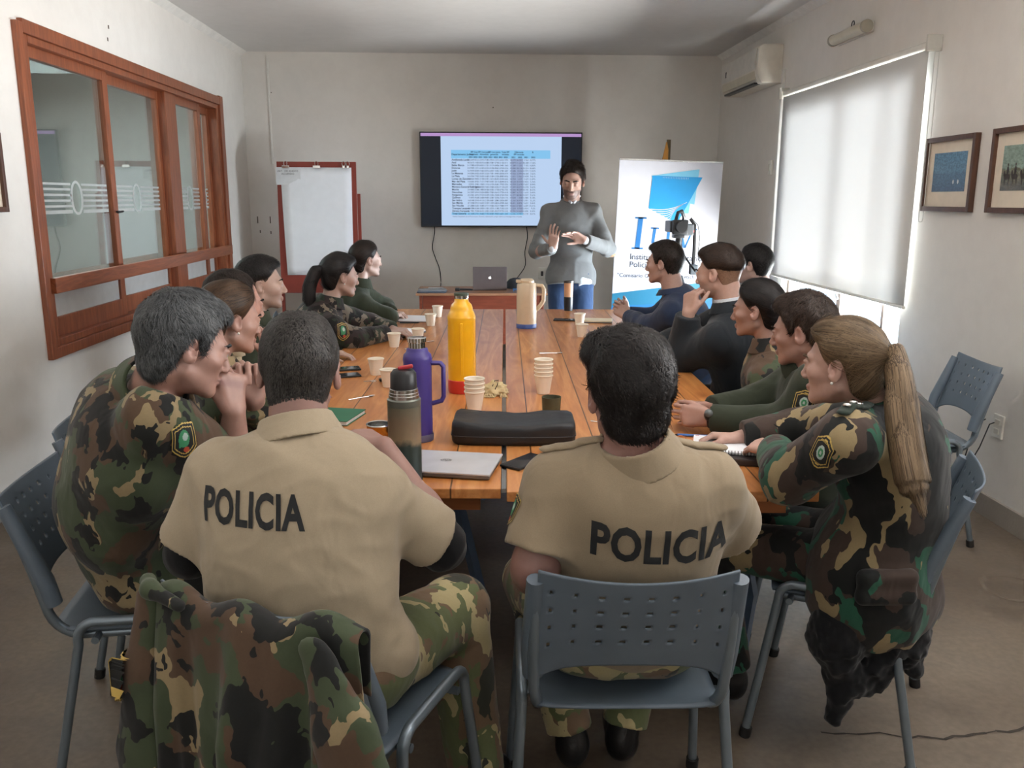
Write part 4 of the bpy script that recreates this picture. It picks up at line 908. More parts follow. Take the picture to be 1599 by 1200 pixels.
# ================================================================= SIGNED DISTANCE MODELLER (bodies, hair, clothes)
def v3(a): return np.array(a, dtype=np.float64)
def nrm(a): a = v3(a); return a / max(1e-9, np.linalg.norm(a))
class Prim:
    __slots__ = ('f', 'c', 'r', 'k', 'op')
    def __init__(s, f, c, r, k=.02, op='u'): s.f = f; s.c = v3(c); s.r = r; s.k = k; s.op = op
def cap(a, b, ra, rb=None, k=.02, op='u', flat=None):
    """round cone between two points; flat=(axis, factor) squeezes it"""
    a = v3(a); b = v3(b); rb = ra if rb is None else rb; ab = b - a; L2 = max(1e-12, ab @ ab)
    def f(p):
        q = p - a; h = np.clip(q @ ab / L2, 0, 1); d = q - h[:, None] * ab
        if flat is not None: d = d + np.outer(d @ flat[0], flat[0]) * (flat[1] - 1)
        return np.sqrt(np.einsum('ij,ij->i', d, d)) - (ra + (rb - ra) * h)
    return Prim(f, (a + b) / 2, math.sqrt(L2) / 2 + max(ra, rb), k, op)
def ell(c, r, M=None, k=.02, op='u'):
    c = v3(c); r = v3(r); Mi = (np.eye(3) if M is None else v3(M)).T
    def f(p):
        q = (p - c) @ Mi.T
        k0 = np.sqrt((((q / r)) ** 2).sum(1)); k1 = np.sqrt(((q / (r * r)) ** 2).sum(1)) + 1e-9
        return k0 * (k0 - 1) / k1
    return Prim(f, c, float(max(r)), k, op)
def halfcap(a, b, ra, rb, k, cut_pt, cut_n, kc=.004):
    """round cone cut off flat past a plane (a cuff)"""
    base = cap(a, b, ra, rb); cut_pt = v3(cut_pt); cut_n = nrm(cut_n)
    def f(p):
        d = base.f(p); e = (p - cut_pt) @ cut_n
        return np.maximum(d, e)
    return Prim(f, base.c, base.r, k)
def combine(prims, p):
    d = None
    for q in prims:
        e = q.f(p)
        if q.op == 'u':
            if d is None: d = e; continue
            h = np.clip(.5 + .5 * (d - e) / q.k, 0, 1); d = d * (1 - h) + e * h - q.k * h * (1 - h)
        elif q.op == 's':
            if d is None: continue
            h = np.clip(.5 - .5 * (d + e) / q.k, 0, 1); d = d * (1 - h) - e * h + q.k * h * (1 - h)
        elif q.op == 'i':      # intersect with half space like field
            if d is None: continue
            h = np.clip(.5 - .5 * (d - e) / q.k, 0, 1); d = d * (1 - h) + e * h + q.k * h * (1 - h)
        elif q.op == 'd':      # displacement
            if d is not None: d = d + e
    return np.full(len(p), 1.0) if d is None else d
def polygonise(prims, res, pad=.02):
    us = [q for q in prims if q.op == 'u']
    lo = np.min([q.c - q.r for q in us], 0) - pad; hi = np.max([q.c + q.r for q in us], 0) + pad
    B = 16; nb = np.ceil((hi - lo) / (res * B)).astype(int); n = nb * B + 1
    V = np.full(tuple(n), 1.0, np.float32)
    bi = np.stack(np.meshgrid(*[np.arange(k) for k in nb], indexing='ij'), -1).reshape(-1, 3)
    cen = lo + (bi + .5) * B * res; hd = B * res * .5 * 1.7321
    # distance of each primitive at the block centres
    allf = [q.f(cen) if q.r < 50 else None for q in prims]
    du = np.min([a for a, q in zip(allf, prims) if q.op == 'u'], 0)
    cut = any(q.op == 'i' for q in prims); thr = hd * 1.25 + .035
    act = np.where((du < thr) if cut else (np.abs(du) < thr))[0]
    deep = [] if cut else np.where(du <= -thr)[0]
    for i in deep:
        b = bi[i] * B; V[b[0]:b[0] + B + 1, b[1]:b[1] + B + 1, b[2]:b[2] + B + 1] = -1
    g = np.arange(B + 1) * res; loc = np.stack(np.meshgrid(g, g, g, indexing='ij'), -1).reshape(-1, 3)
    for i in act:
        b = bi[i] * B; p = loc + (lo + b * res)
        sel = [q for q, a in zip(prims, allf) if q.r >= 50 or q.op in 'id' or a[i] < hd * 1.3 + q.k + .02]
        if not any(q.op == 'u' for q in sel): continue
        d = combine(sel, p).reshape(B + 1, B + 1, B + 1)
        V[b[0]:b[0] + B + 1, b[1]:b[1] + B + 1, b[2]:b[2] + B + 1] = d
    return surface_nets(V, lo, res)
def surface_nets(V, lo, res):
    S = V < 0
    cnt = np.zeros(tuple(k - 1 for k in V.shape), np.int8)
    sl = [(slice(0, -1), slice(1, None))] * 3
    for dx in (0, 1):
        for dy in (0, 1):
            for dz in (0, 1): cnt += S[sl[0][dx], sl[1][dy], sl[2][dz]]
    cells = np.argwhere((cnt > 0) & (cnt < 8)); del cnt
    idx = np.full(tuple(k - 1 for k in V.shape), -1, np.int32)
    idx[cells[:, 0], cells[:, 1], cells[:, 2]] = np.arange(len(cells))
    acc = np.zeros((len(cells), 3)); num = np.zeros(len(cells))
    cor = [(a, b, c) for a in (0, 1) for b in (0, 1) for c in (0, 1)]
    val = {c: V[cells[:, 0] + c[0], cells[:, 1] + c[1], cells[:, 2] + c[2]].astype(np.float64) for c in cor}
    for ax in range(3):
        for c in cor:
            if c[ax]: continue
            d = list(c); d[ax] = 1; d = tuple(d); a, b = val[c], val[d]; m = (a < 0) != (b < 0)
            t = np.where(m, a / np.where(m, a - b, 1), 0)
            pos = np.tile(np.array(c, float), (len(cells), 1)); pos[:, ax] = t
            acc += pos * m[:, None]; num += m
    verts = lo + (cells + acc / num[:, None]) * res
    quads = []
    for ax in range(3):
        a1, a2 = (ax + 1) % 3, (ax + 2) % 3
        sA = [slice(None)] * 3; sB = [slice(None)] * 3; sA[ax] = slice(0, -1); sB[ax] = slice(1, None)
        for k in (a1, a2): sA[k] = slice(1, -1); sB[k] = slice(1, -1)
        A, Bq = S[tuple(sA)], S[tuple(sB)]
        e = np.argwhere(A != Bq)
        if not len(e): continue
        flip = A[e[:, 0], e[:, 1], e[:, 2]]
        e = e.copy(); e[:, a1] += 1; e[:, a2] += 1
        def at(o1, o2):
            q = e.copy(); q[:, a1] += o1; q[:, a2] += o2; return idx[q[:, 0], q[:, 1], q[:, 2]]
        Q = np.stack([at(-1, -1), at(0, -1), at(0, 0), at(-1, 0)], 1)
        Q[~flip] = Q[~flip][:, ::-1]
        quads.append(Q[(Q >= 0).all(1)])
    return verts, np.concatenate(quads) if quads else np.zeros((0, 4), int)
def smooth_mesh(v, q, it=1, lam=.5):
    n = len(v)
    for _ in range(it):
        acc = np.zeros((n, 3)); num = np.zeros(n)
        for a in range(4):
            b = (a + 1) % 4
            for x, y in ((q[:, a], q[:, b]), (q[:, b], q[:, a])):
                for d in range(3): acc[:, d] += np.bincount(x, v[y][:, d], n)
                num += np.bincount(x, minlength=n)
        v = v * (1 - lam) + lam * acc / np.maximum(num, 1)[:, None]
    return v
def np_mesh(name, v, q, mats, parent=None, origin=None, col=None, mi=None, attr='Col'):
    me = bpy.data.meshes.new(name); n = len(v); m = len(q)
    o3 = np.zeros(3) if origin is None else v3(origin)
    me.vertices.add(n); me.vertices.foreach_set('co', (v - o3).astype(np.float32).ravel())
    k = q.shape[1]; me.loops.add(m * k); me.loops.foreach_set('vertex_index', q.astype(np.int32).ravel())
    me.polygons.add(m); me.polygons.foreach_set('loop_start', np.arange(m, dtype=np.int32) * k)
    me.polygons.foreach_set('use_smooth', np.ones(m, bool))
    for x in (mats if isinstance(mats, (list, tuple)) else [mats]): me.materials.append(x)
    if mi is not None: me.polygons.foreach_set('material_index', mi.astype(np.int32))
    if col is not None:
        a = me.color_attributes.new(attr, 'FLOAT_COLOR', 'POINT'); c4 = np.ones((n, 4), np.float32); c4[:, :3] = col; a.data.foreach_set('color', c4.ravel())
    me.update(calc_edges=True)
    o = bpy.data.objects.new(name, me); C.objects.link(o)
    if parent is not None: o.parent = parent
    elif origin is not None: o.location = o3
    return o
def vnoise(p, s, seed=0):
    """cheap smooth noise about -1..1"""
    a = p * s + seed * 1.37
    x, y, z = a[:, 0], a[:, 1], a[:, 2]
    x2 = x + .8 * np.sin(y * .9 + seed) + .5 * np.sin(z * 1.3); y2 = y + .8 * np.sin(z * .8 + 2 + seed) + .5 * np.sin(x * 1.2); z2 = z + .8 * np.sin(x * .7 + 4) + .4 * np.sin(y * 1.5 + seed)
    return (np.sin(x2) * np.cos(y2 * .93) + np.sin(y2 * 1.1) * np.cos(z2) + np.sin(z2 * .95) * np.cos(x2 * 1.07)) / 1.6
def frame(yaw, pitch=0, roll=0):
    """columns: right, forward, up. yaw 0 looks along +Y, 90 along +X; pitch down positive"""
    y, p, r = R(yaw), R(pitch), R(roll)
    f = np.array([math.sin(y) * math.cos(p), math.cos(y) * math.cos(p), -math.sin(p)])
    rt = np.array([math.cos(y), -math.sin(y), 0.0]); up = np.cross(rt, f)
    rt2 = rt * math.cos(r) + up * math.sin(r); up2 = np.cross(rt2, f)
    return np.stack([rt2, f, up2], 1)

# ---------------------------------------------------------------- skin and cloth materials
def skin_mat():
    t = NT('skin'); at = t.N('ShaderNodeAttribute', attribute_name='Col'); co = t.coords()
    f = t.noise(co, 60, 4, .6)
    hs_ = t.N('ShaderNodeHueSaturation'); hs_.inputs['Saturation'].default_value = .72; t.L(at.outputs['Color'], hs_.inputs['Color'])
    c = t.mix(.30, hs_.outputs[0], t.ramp(f, [(.3, (.72, .66, .62, 1)), (.7, (1, 1, 1, 1))]), 'MULTIPLY')
    t.base(t.mix(1.0, c, (.84, .84, .86, 1), 'MULTIPLY')); t.p.inputs['Roughness'].default_value = .48; t.p.inputs['Subsurface Weight'].default_value = .08
    t.p.inputs['Subsurface Radius'].default_value = (.02, .008, .004); t.p.inputs['Subsurface Scale'].default_value = .3
    t.bump(t.noise(co, 300, 3), .08, .001); return t.m
M_skin = skin_mat()
def cloth(name, c, rough=.85, var=.06, bscale=220, fold=.4, sheen=.15):
    if name in _mc: return _mc[name]
    t = NT(name); co = t.coords(); n = t.noise(co, 5, 3, .6); w = t.noise(co, bscale, 3, .7)
    d = tuple(x * (1 - var) for x in c[:3]) + (1,); u = tuple(min(1, x * (1 + var)) for x in c[:3]) + (1,)
    a = t.ramp(n, [(.35, d), (.65, u)]); a = t.mix(.25, a, t.ramp(w, [(.35, (.62, .62, .62, 1)), (.65, (1, 1, 1, 1))]), 'MULTIPLY')
    t.base(a); t.p.inputs['Roughness'].default_value = rough; t.p.inputs['Sheen Weight'].default_value = sheen; t.p.inputs['Specular IOR Level'].default_value = .25
    t.bump(t.noise(t.coords((13, 13, 8)), 1.0, 2, .5, .5), fold, .022); _mc[name] = t.m; return t.m
def hair_mat(name, c1, c2, rough=.48):
    t = NT(name); ob = t.N('ShaderNodeNewGeometry'); t.base(t.ramp(ob.outputs['Random Per Island'], [(0, c1), (.65, c2), (1, tuple(min(1, x * 1.2) for x in c2[:3]) + (1,))]))
    t.p.inputs['Roughness'].default_value = rough; t.p.inputs['Specular IOR Level'].default_value = .32; return t.m
def hair_base_mat(name, c):
    t = NT(name); t.p.inputs['Specular IOR Level'].default_value = .2; t.base(t.ramp(t.noise(t.coords((1, 1, 1)), 240, 3), [(.3, tuple(x * .6 for x in c[:3]) + (1,)), (.7, c)])); t.p.inputs['Roughness'].default_value = .6
    t.bump(t.noise(t.coords(), 260, 3), .4, .003); return t.m
HAIRC = dict(black=(rgb(14, 13, 15), rgb(34, 30, 30)), brown=(rgb(28, 20, 16), rgb(56, 42, 34)), dkbrown=(rgb(22, 17, 15), rgb(44, 34, 29)),
             grey=(rgb(32, 34, 36), rgb(88, 91, 94)), greying=(rgb(28, 27, 27), rgb(66, 63, 61)), blonde=(rgb(62, 49, 38), rgb(124, 104, 80)), streak=(rgb(24, 18, 15), rgb(80, 60, 44)))
HM = {k: hair_mat('hair_' + k, a, b) for k, (a, b) in HAIRC.items()}
HB = {k: hair_base_mat('hair_base_' + k, tuple((x * .6 + y * .4) * .8 for x, y in zip(a[:3], b[:3])) + (1,)) for k, (a, b) in HAIRC.items()}
M_camoG = camo('woodland_camouflage', [rgb(82, 64, 50), rgb(64, 74, 54), rgb(140, 124, 94), rgb(28, 29, 29)], 12.0, .6, thr=(.50, .60, .56))
M_camoR = camo('green_camouflage', [rgb(62, 50, 44), rgb(36, 84, 66), rgb(140, 124, 92), rgb(20, 22, 22)], 8.5, .55, thr=(.53, .575, .545))
M_camoL = camo('light_woodland_camouflage', [rgb(94, 102, 70), rgb(112, 92, 72), rgb(172, 160, 120), rgb(50, 52, 44)], 11.0, .6, thr=(.52, .55, .60))
M_camoD = camo('dark_grey_camouflage', [rgb(50, 42, 42), rgb(44, 54, 42), rgb(118, 108, 96), rgb(24, 22, 22)], 16.0, .6, thr=(.55, .58, .55))
M_polo = cloth('tan_polo_knit', rgb(164, 150, 128), .9, .03, 420, .32)
M_green = cloth('dark_green_fleece', rgb(50, 56, 44), .95, .08, 260, .3, .12)
M_blazer = cloth('charcoal_wool', rgb(30, 36, 42), .85)
M_navy = cloth('navy_knit', rgb(40, 52, 76), .9)
M_greyk = cloth('grey_marl_knit', rgb(106, 108, 109), .95, .05, 500, .25)
M_jeans = cloth('blue_denim', rgb(42, 64, 98), .85)
M_shirtw = cloth('pale_shirt', rgb(206, 212, 220), .8)
M_blackc = cloth('black_cloth', rgb(18, 19, 22), .9)
M_boot = mat('black_boot_leather', rgb(22, 22, 24), .3, bump=.3)
M_patchk = mat('badge_black', rgb(26, 28, 28), .7); M_patchg = mat('badge_gold', rgb(196, 168, 92), .6); M_patchn = mat('badge_green', rgb(60, 138, 96), .7); M_patchw = mat('badge_pale', rgb(176, 196, 190), .7); M_patchr = mat('badge_red', rgb(176, 72, 48), .7)

# ---------------------------------------------------------------- head, hand, hair builders (prims in world space)
def head_prims(hc, M, s=1.0, fem=False):
    def w(x, y, z): return hc + M @ (v3((x, y, z)) * s)
    P_ = []
    def E_(c, r, k=.015, op='u', m=None): P_.append(ell(w(*c), v3(r) * s, M if m is None else M @ m, k * s, op))
    def K_(a, b, ra, rb, k=.012, op='u'): P_.append(cap(w(*a), w(*b), ra * s, rb * s, k * s, op))
    E_((0, -.018, .030), (.073, .093, .084)); E_((0, .025, -.012), (.062, .066, .080), .02)
    jw = .046 if fem else .052
    E_((0, .030, -.062), (jw, .052, .046), .02); E_((0, .070, -.096), (.020, .016, .016), .022)
    for q in (-1, 1):
        K_((q * .048, -.005, -.055), (q * .022, .066, -.094), .014, .012, .02)
        E_((q * .043, .052, -.022), (.020, .024, .018), .02)
        K_((q * .012, .083, .020), (q * .042, .070, .020), .009, .008, .014)
        E_((q * .031, .101, -.001), (.016, .014, .0115), .012, 's')
        E_((q * .031, .0785, -.001), (.0135, .0110, .012), .003)
        E_((q * .031, .0815, .0080), (.0150, .0125, .0062), .003)
        E_((q * .031, .0805, -.0110), (.0140, .0115, .0055), .003)
    K_((0, .085, .012), (0, .103, -.030), .0075, .0105 if not fem else .009, .010)
    E_((0, .105, -.034), (.010, .009, .008), .007)
    for q in (-1, 1): E_((q * .013, .096, -.039), (.0075, .009, .006), .006)
    E_((0, .0855, -.063), (.024, .0100, .0055), .005); E_((0, .0845, -.072), (.021, .0100, .006), .005)
    P_.append(cap(w(-.022, .0985, -.0672), w(.022, .0985, -.0672), .0020 * s, .0022 * s, .003, 's'))
    for q in (-1, 1):
        me = frame(0)[:, [0, 1, 2]]; a = R(16) * 1
        rot = np.array([[math.cos(R(q * -22)), -math.sin(R(q * -22)), 0], [math.sin(R(q * -22)), math.cos(R(q * -22)), 0], [0, 0, 1]])
        E_((q * .079, -.012, -.006), (.0065, .019, .031), .006, 'u', rot); E_((q * .076, -.004, -.022), (.006, .010, .014), .008)
        E_((q * .085, -.006, -.002), (.006, .010, .018), .004, 's', rot)
    return P_
def skin_color(v, hc, M, s, tone, fem, stubble=0.0, lips=None):
    base = np.array([s2l(x) for x in tone]); c = np.tile(base, (len(v), 1))
    h = (v - hc) @ M / s; x, y, z = h[:, 0], h[:, 1], h[:, 2]
    near = np.exp(-((np.linalg.norm(h, axis=1) / .2) ** 6))
    lip = np.exp(-(x / .023) ** 4 - ((z + .0675) / .0095) ** 4) * (y > .075) * near
    lc = np.array([s2l(q) for q in (lips or ((168, 96, 88) if fem else (150, 92, 80)))])
    c = c * (1 - lip[:, None]) + lc * lip[:, None]
    red = np.exp(-(np.abs(np.abs(x) - .080) / .016) ** 2 - ((z + .005) / .045) ** 2) * .5 * near
    c = c * (1 - red[:, None] * np.array([.0, .22, .25]))
    if stubble:
        st = stubble * np.clip((y - .0) / .03, 0, 1) * np.clip((-.038 - .012 * (y > .075) * 0 - z + .0 ) / .010, 0, 1) * (1 - lip) * near * np.clip((.135 + z) / .02, 0, 1)
        c = c * (1 - st[:, None] * np.array([.74, .74, .70]))
    return c
def hand_prims(Wp, d, n, side, curl=(25, 35, 25), spread=4, thumb=(35, 20), s=1.0, curls=None):
    """Wp wrist, d finger direction, n palm normal (out of the palm), side +1: thumb lies along cross(d, n)"""
    d = nrm(d); n = nrm(v3(n) - d * (v3(n) @ d)); t = np.cross(d, n) * side
    P_ = []; L = [.043, .048, .045, .036]; L2 = [.025, .029, .027, .021]; L3 = [.021, .022, .021, .019]
    offs = [.030, .010, -.010, -.028]; pal = [.088, .092, .087, .078]; rad = [.0088, .0090, .0086, .0078]
    for i in range(4):
        kn = Wp + d * pal[i] * s + t * offs[i] * s
        P_.append(cap(Wp + t * offs[i] * .62 * s + d * .012 * s, kn, .0135 * s, .0115 * s, .014 * s))
    P_.append(cap(Wp + d * .02 * s + t * .022 * s + n * .006 * s, Wp + d * .055 * s + t * .030 * s + n * .008 * s, .016 * s, .013 * s, .014 * s))
    for i in range(4):
        a = (curls[i] if curls else curl); ang = 0; kn = Wp + d * pal[i] * s + t * offs[i] * s
        sp = R(spread) * (1.2, .3, -.5, -1.3)[i]; dd0 = nrm(d * math.cos(sp) + t * math.sin(sp)); p = kn
        for j, ln in enumerate((L[i], L2[i], L3[i])):
            ang += a[j]; dd = dd0 * math.cos(R(ang)) + n * math.sin(R(ang)); e = p + dd * ln * s
            P_.append(cap(p, e, (rad[i] - .0006 * j) * s, (rad[i] - .0006 * (j + 1)) * s, .0022 if j == 0 else .003)); p = e
    b = Wp + d * .028 * s + t * .030 * s + n * .006 * s
    a = R(thumb[0]); td = nrm(d * math.cos(a) + t * math.sin(a) + n * .35); m = b + td * .040 * s; P_.append(cap(b, m, .0125 * s, .0105 * s, .010 * s))
    a2 = R(thumb[0] - thumb[1]); td2 = nrm(d * math.cos(a2) + t * math.sin(a2) + n * .45); m2 = m + td2 * .030 * s; P_.append(cap(m, m2, .0105 * s, .0095 * s, .003)); P_.append(cap(m2, m2 + td2 * .022 * s, .0095 * s, .0075 * s, .003))
    return P_
def hl_field(pts, hc, M, s, sideburn=True):
    """hairline: negative where hair grows. pts: list of (y, z) from the nape to the forehead"""
    ys = np.array([a for a, b in pts]); zs = np.array([b for a, b in pts])
    def f(p):
        h = (p - hc) @ M / s
        zl = np.interp(h[:, 1] + .25 * np.clip(np.abs(h[:, 0]) - .045, 0, .05) * 0, ys, zs)
        front = np.clip((h[:, 1] - .04) / .04, 0, 1)
        zl = zl + front * (np.abs(h[:, 0]) / .06) ** 2 * -.012
        return (zl - h[:, 2]) * s
    return f
LINES = dict(low=[(-.12, -.098), (-.075, -.104), (-.045, -.084), (-.028, -.035), (-.012, .024), (.004, .026), (.010, -.012), (.024, -.012), (.032, .030), (.048, .060), (.066, .078), (.10, .092)],
             male=[(-.12, -.080), (-.075, -.076), (-.045, -.058), (-.028, -.02), (-.012, .026), (.004, .026), (.010, -.010), (.024, -.010), (.032, .030), (.048, .060), (.066, .078), (.10, .092)],
             fade=[(-.12, .005), (-.06, .012), (-.02, .022), (.02, .030), (.035, .042), (.050, .064), (.066, .080), (.10, .092)],
             pulled=[(-.12, -.094), (-.07, -.100), (-.045, -.070), (-.028, .005), (-.012, .024), (.010, .020), (.020, .016), (.034, .038), (.050, .064), (.066, .080), (.10, .094)],
             balding=[(-.12, -.080), (-.075, -.075), (-.045, -.055), (-.028, -.02), (-.012, .024), (.004, .024), (.012, -.008), (.030, -.005), (.034, .045), (.05, .090), (.10, .10)])
def hair_shell(hc, M, s, line='male', t=.012, top=.01, front=.0, wave=.003, sides=0.0, seed=0, extra=(), lumps=(), hole=None):
    hc = v3(hc)
    c = hc + M @ (v3((0, -.020, .033)) * s); r = v3((.073 + t + sides, .093 + t, .084 + t)) * s
    P_ = [ell(c, r, M, .01)]
    P_.append(ell(hc + M @ (v3((0, -.040, -.045)) * s), v3((.056 + t * .8, .046 + t, .062)) * s, M, .03))
    if top: P_.append(ell(hc + M @ (v3((0, .0, .050)) * s), v3((.060 + t, .080 + t * .8, .066 + top + t * .6)) * s, M, .03))
    if front: P_.append(ell(hc + M @ (v3((0, .055, .082)) * s), v3((.050, .034 + front, .022 + front)) * s, M, .025))
    for e in extra: P_.append(e)
    for c_, r_ in lumps: P_.append(ell(hc + M @ (v3(c_) * s), v3(r_) * s, M, .025))
    if hole: P_.append(ell(hc + M @ (v3(hole[0]) * s), v3(hole[1]) * s, M, .006, 's'))
    if wave: P_.append(Prim(lambda p: vnoise((p - hc) @ M, 55, seed) * wave + vnoise((p - hc) @ M * np.array([2.5, 1, 1]), 70, seed + 3) * wave * .5, hc, 99, 0, 'd'))
    hf = hl_field(LINES[line], hc, M, s)
    P_.append(Prim(lambda p: (t * .82 + top * .35) * np.exp(np.minimum(0, hf(p)) / .016), hc, 99, 0, 'd'))
    P_.append(Prim(hf, hc, 99, .005 * s, 'i'))
    return P_
def strands(v, q, comb, n, length, width, lift, seed, jitter=.25, upper=None, curlk=0.0, target=None, clump=0.0, flow=None):
    """ribbons of hair over a shell mesh"""
    rs = np.random.RandomState(seed)
    a, b, c_, d = v[q[:, 0]], v[q[:, 1]], v[q[:, 2]], v[q[:, 3]]
    fn = np.cross(c_ - a, d - b); ar = np.linalg.norm(fn, axis=1) / 2; fn = fn / (2 * ar + 1e-12)[:, None]
    i = rs.choice(len(q), n, p=ar / ar.sum()); u = rs.rand(n, 1); w = rs.rand(n, 1)
    p = (a[i] * (1 - u) + b[i] * u) * (1 - w) + (d[i] * (1 - u) + c_[i] * u) * w; N_ = fn[i]
    dirn = comb(p, N_) + rs.randn(n, 3) * jitter
    if clump: dirn = dirn + np.stack([vnoise(p, 85, 1), vnoise(p, 85, 4), vnoise(p, 85, 9)], 1) * clump
    dirn -= N_ * (dirn * N_).sum(1)[:, None]; dirn /= np.linalg.norm(dirn, axis=1)[:, None] + 1e-9
    side = np.cross(N_, dirn); L_ = length * (.6 + .8 * rs.rand(n, 1)); K = 4
    if target is not None: L_ = np.minimum(L_, np.linalg.norm(p - target, axis=1)[:, None] * .85 + .002)
    lift = lift * (.55 + .45 * vnoise(p, 70, 2)[:, None] + .5 * rs.rand(n, 1)) if clump else lift
    bend = rs.randn(n, 1) * curlk
    if flow is not None:
        pts = [p]; K = 7
        for k in range(K - 1):
            dd = flow(pts[-1]); dd = dd + dirn * .12; dd /= np.linalg.norm(dd, axis=1)[:, None] + 1e-9; pts.append(pts[-1] + dd * L_ / (K - 1))
        V = []
        for k in range(K):
            w_ = width * (1 - .7 * (k / (K - 1)) ** 2); V += [pts[k] + N_ * .001 - side * w_ / 2, pts[k] + N_ * .001 + side * w_ / 2]
        V = np.stack(V, 1).reshape(-1, 3); base = np.arange(n)[:, None] * 2 * K
        return V, np.concatenate([base + np.array([2 * k, 2 * k + 1, 2 * k + 3, 2 * k + 2]) for k in range(K - 1)], 0)
    V = []
    for k in range(K):
        t_ = k / (K - 1)
        pt = p + dirn * L_ * t_ + N_ * (lift * math.sin(math.pi * min(1, t_ * .9)) + .0008 - .35 * 0 * t_) * (1 + .0 * L_) + side * bend * L_ * t_ * t_
        # follow the round of the head
        pt = pt - N_ * (L_ * t_) ** 2 / (2 * .095) * .9
        w_ = width * (1 - .75 * t_ ** 2); V.append(pt - side * w_ / 2 + N_ * 0); V.append(pt + side * w_ / 2)
    V = np.stack(V, 1).reshape(-1, 3); base = np.arange(n)[:, None] * 2 * K
    Q = np.concatenate([base + np.array([2 * k, 2 * k + 1, 2 * k + 3, 2 * k + 2]) for k in range(K - 1)], 0)
    return V, Q
# ================================================================= PEOPLE
def lerp(a, b, t): return v3(a) * (1 - t) + v3(b) * t
def ik(S, Wp, l1, l2, hint):
    S, Wp = v3(S), v3(Wp); d = Wp - S; D = np.linalg.norm(d); 
    if D > (l1 + l2) * .995: k = D / ((l1 + l2) * .995); l1 *= k; l2 *= k
    a = (l1 * l1 - l2 * l2 + D * D) / (2 * D); h = math.sqrt(max(0, l1 * l1 - a * a)); u = d / D
    hv = v3(hint) - u * (v3(hint) @ u); return S + u * a + nrm(hv) * h
def garment_fold(scale, amp, seed, fine=.35):
    def f(p):
        a = vnoise(p * np.array([1, 1, .75]), scale, seed); b = vnoise(p * np.array([.8, .8, 1.4]), scale * 2.2, seed + 5)
        a = 1 - np.sqrt(a * a + .06); b = 1 - np.sqrt(b * b + .08)
        return -amp * (a * np.abs(a) - .4) - amp * fine * (b * np.abs(b) - .4)
    return Prim(f, (0, 0, 0), 99, 0, 'd')
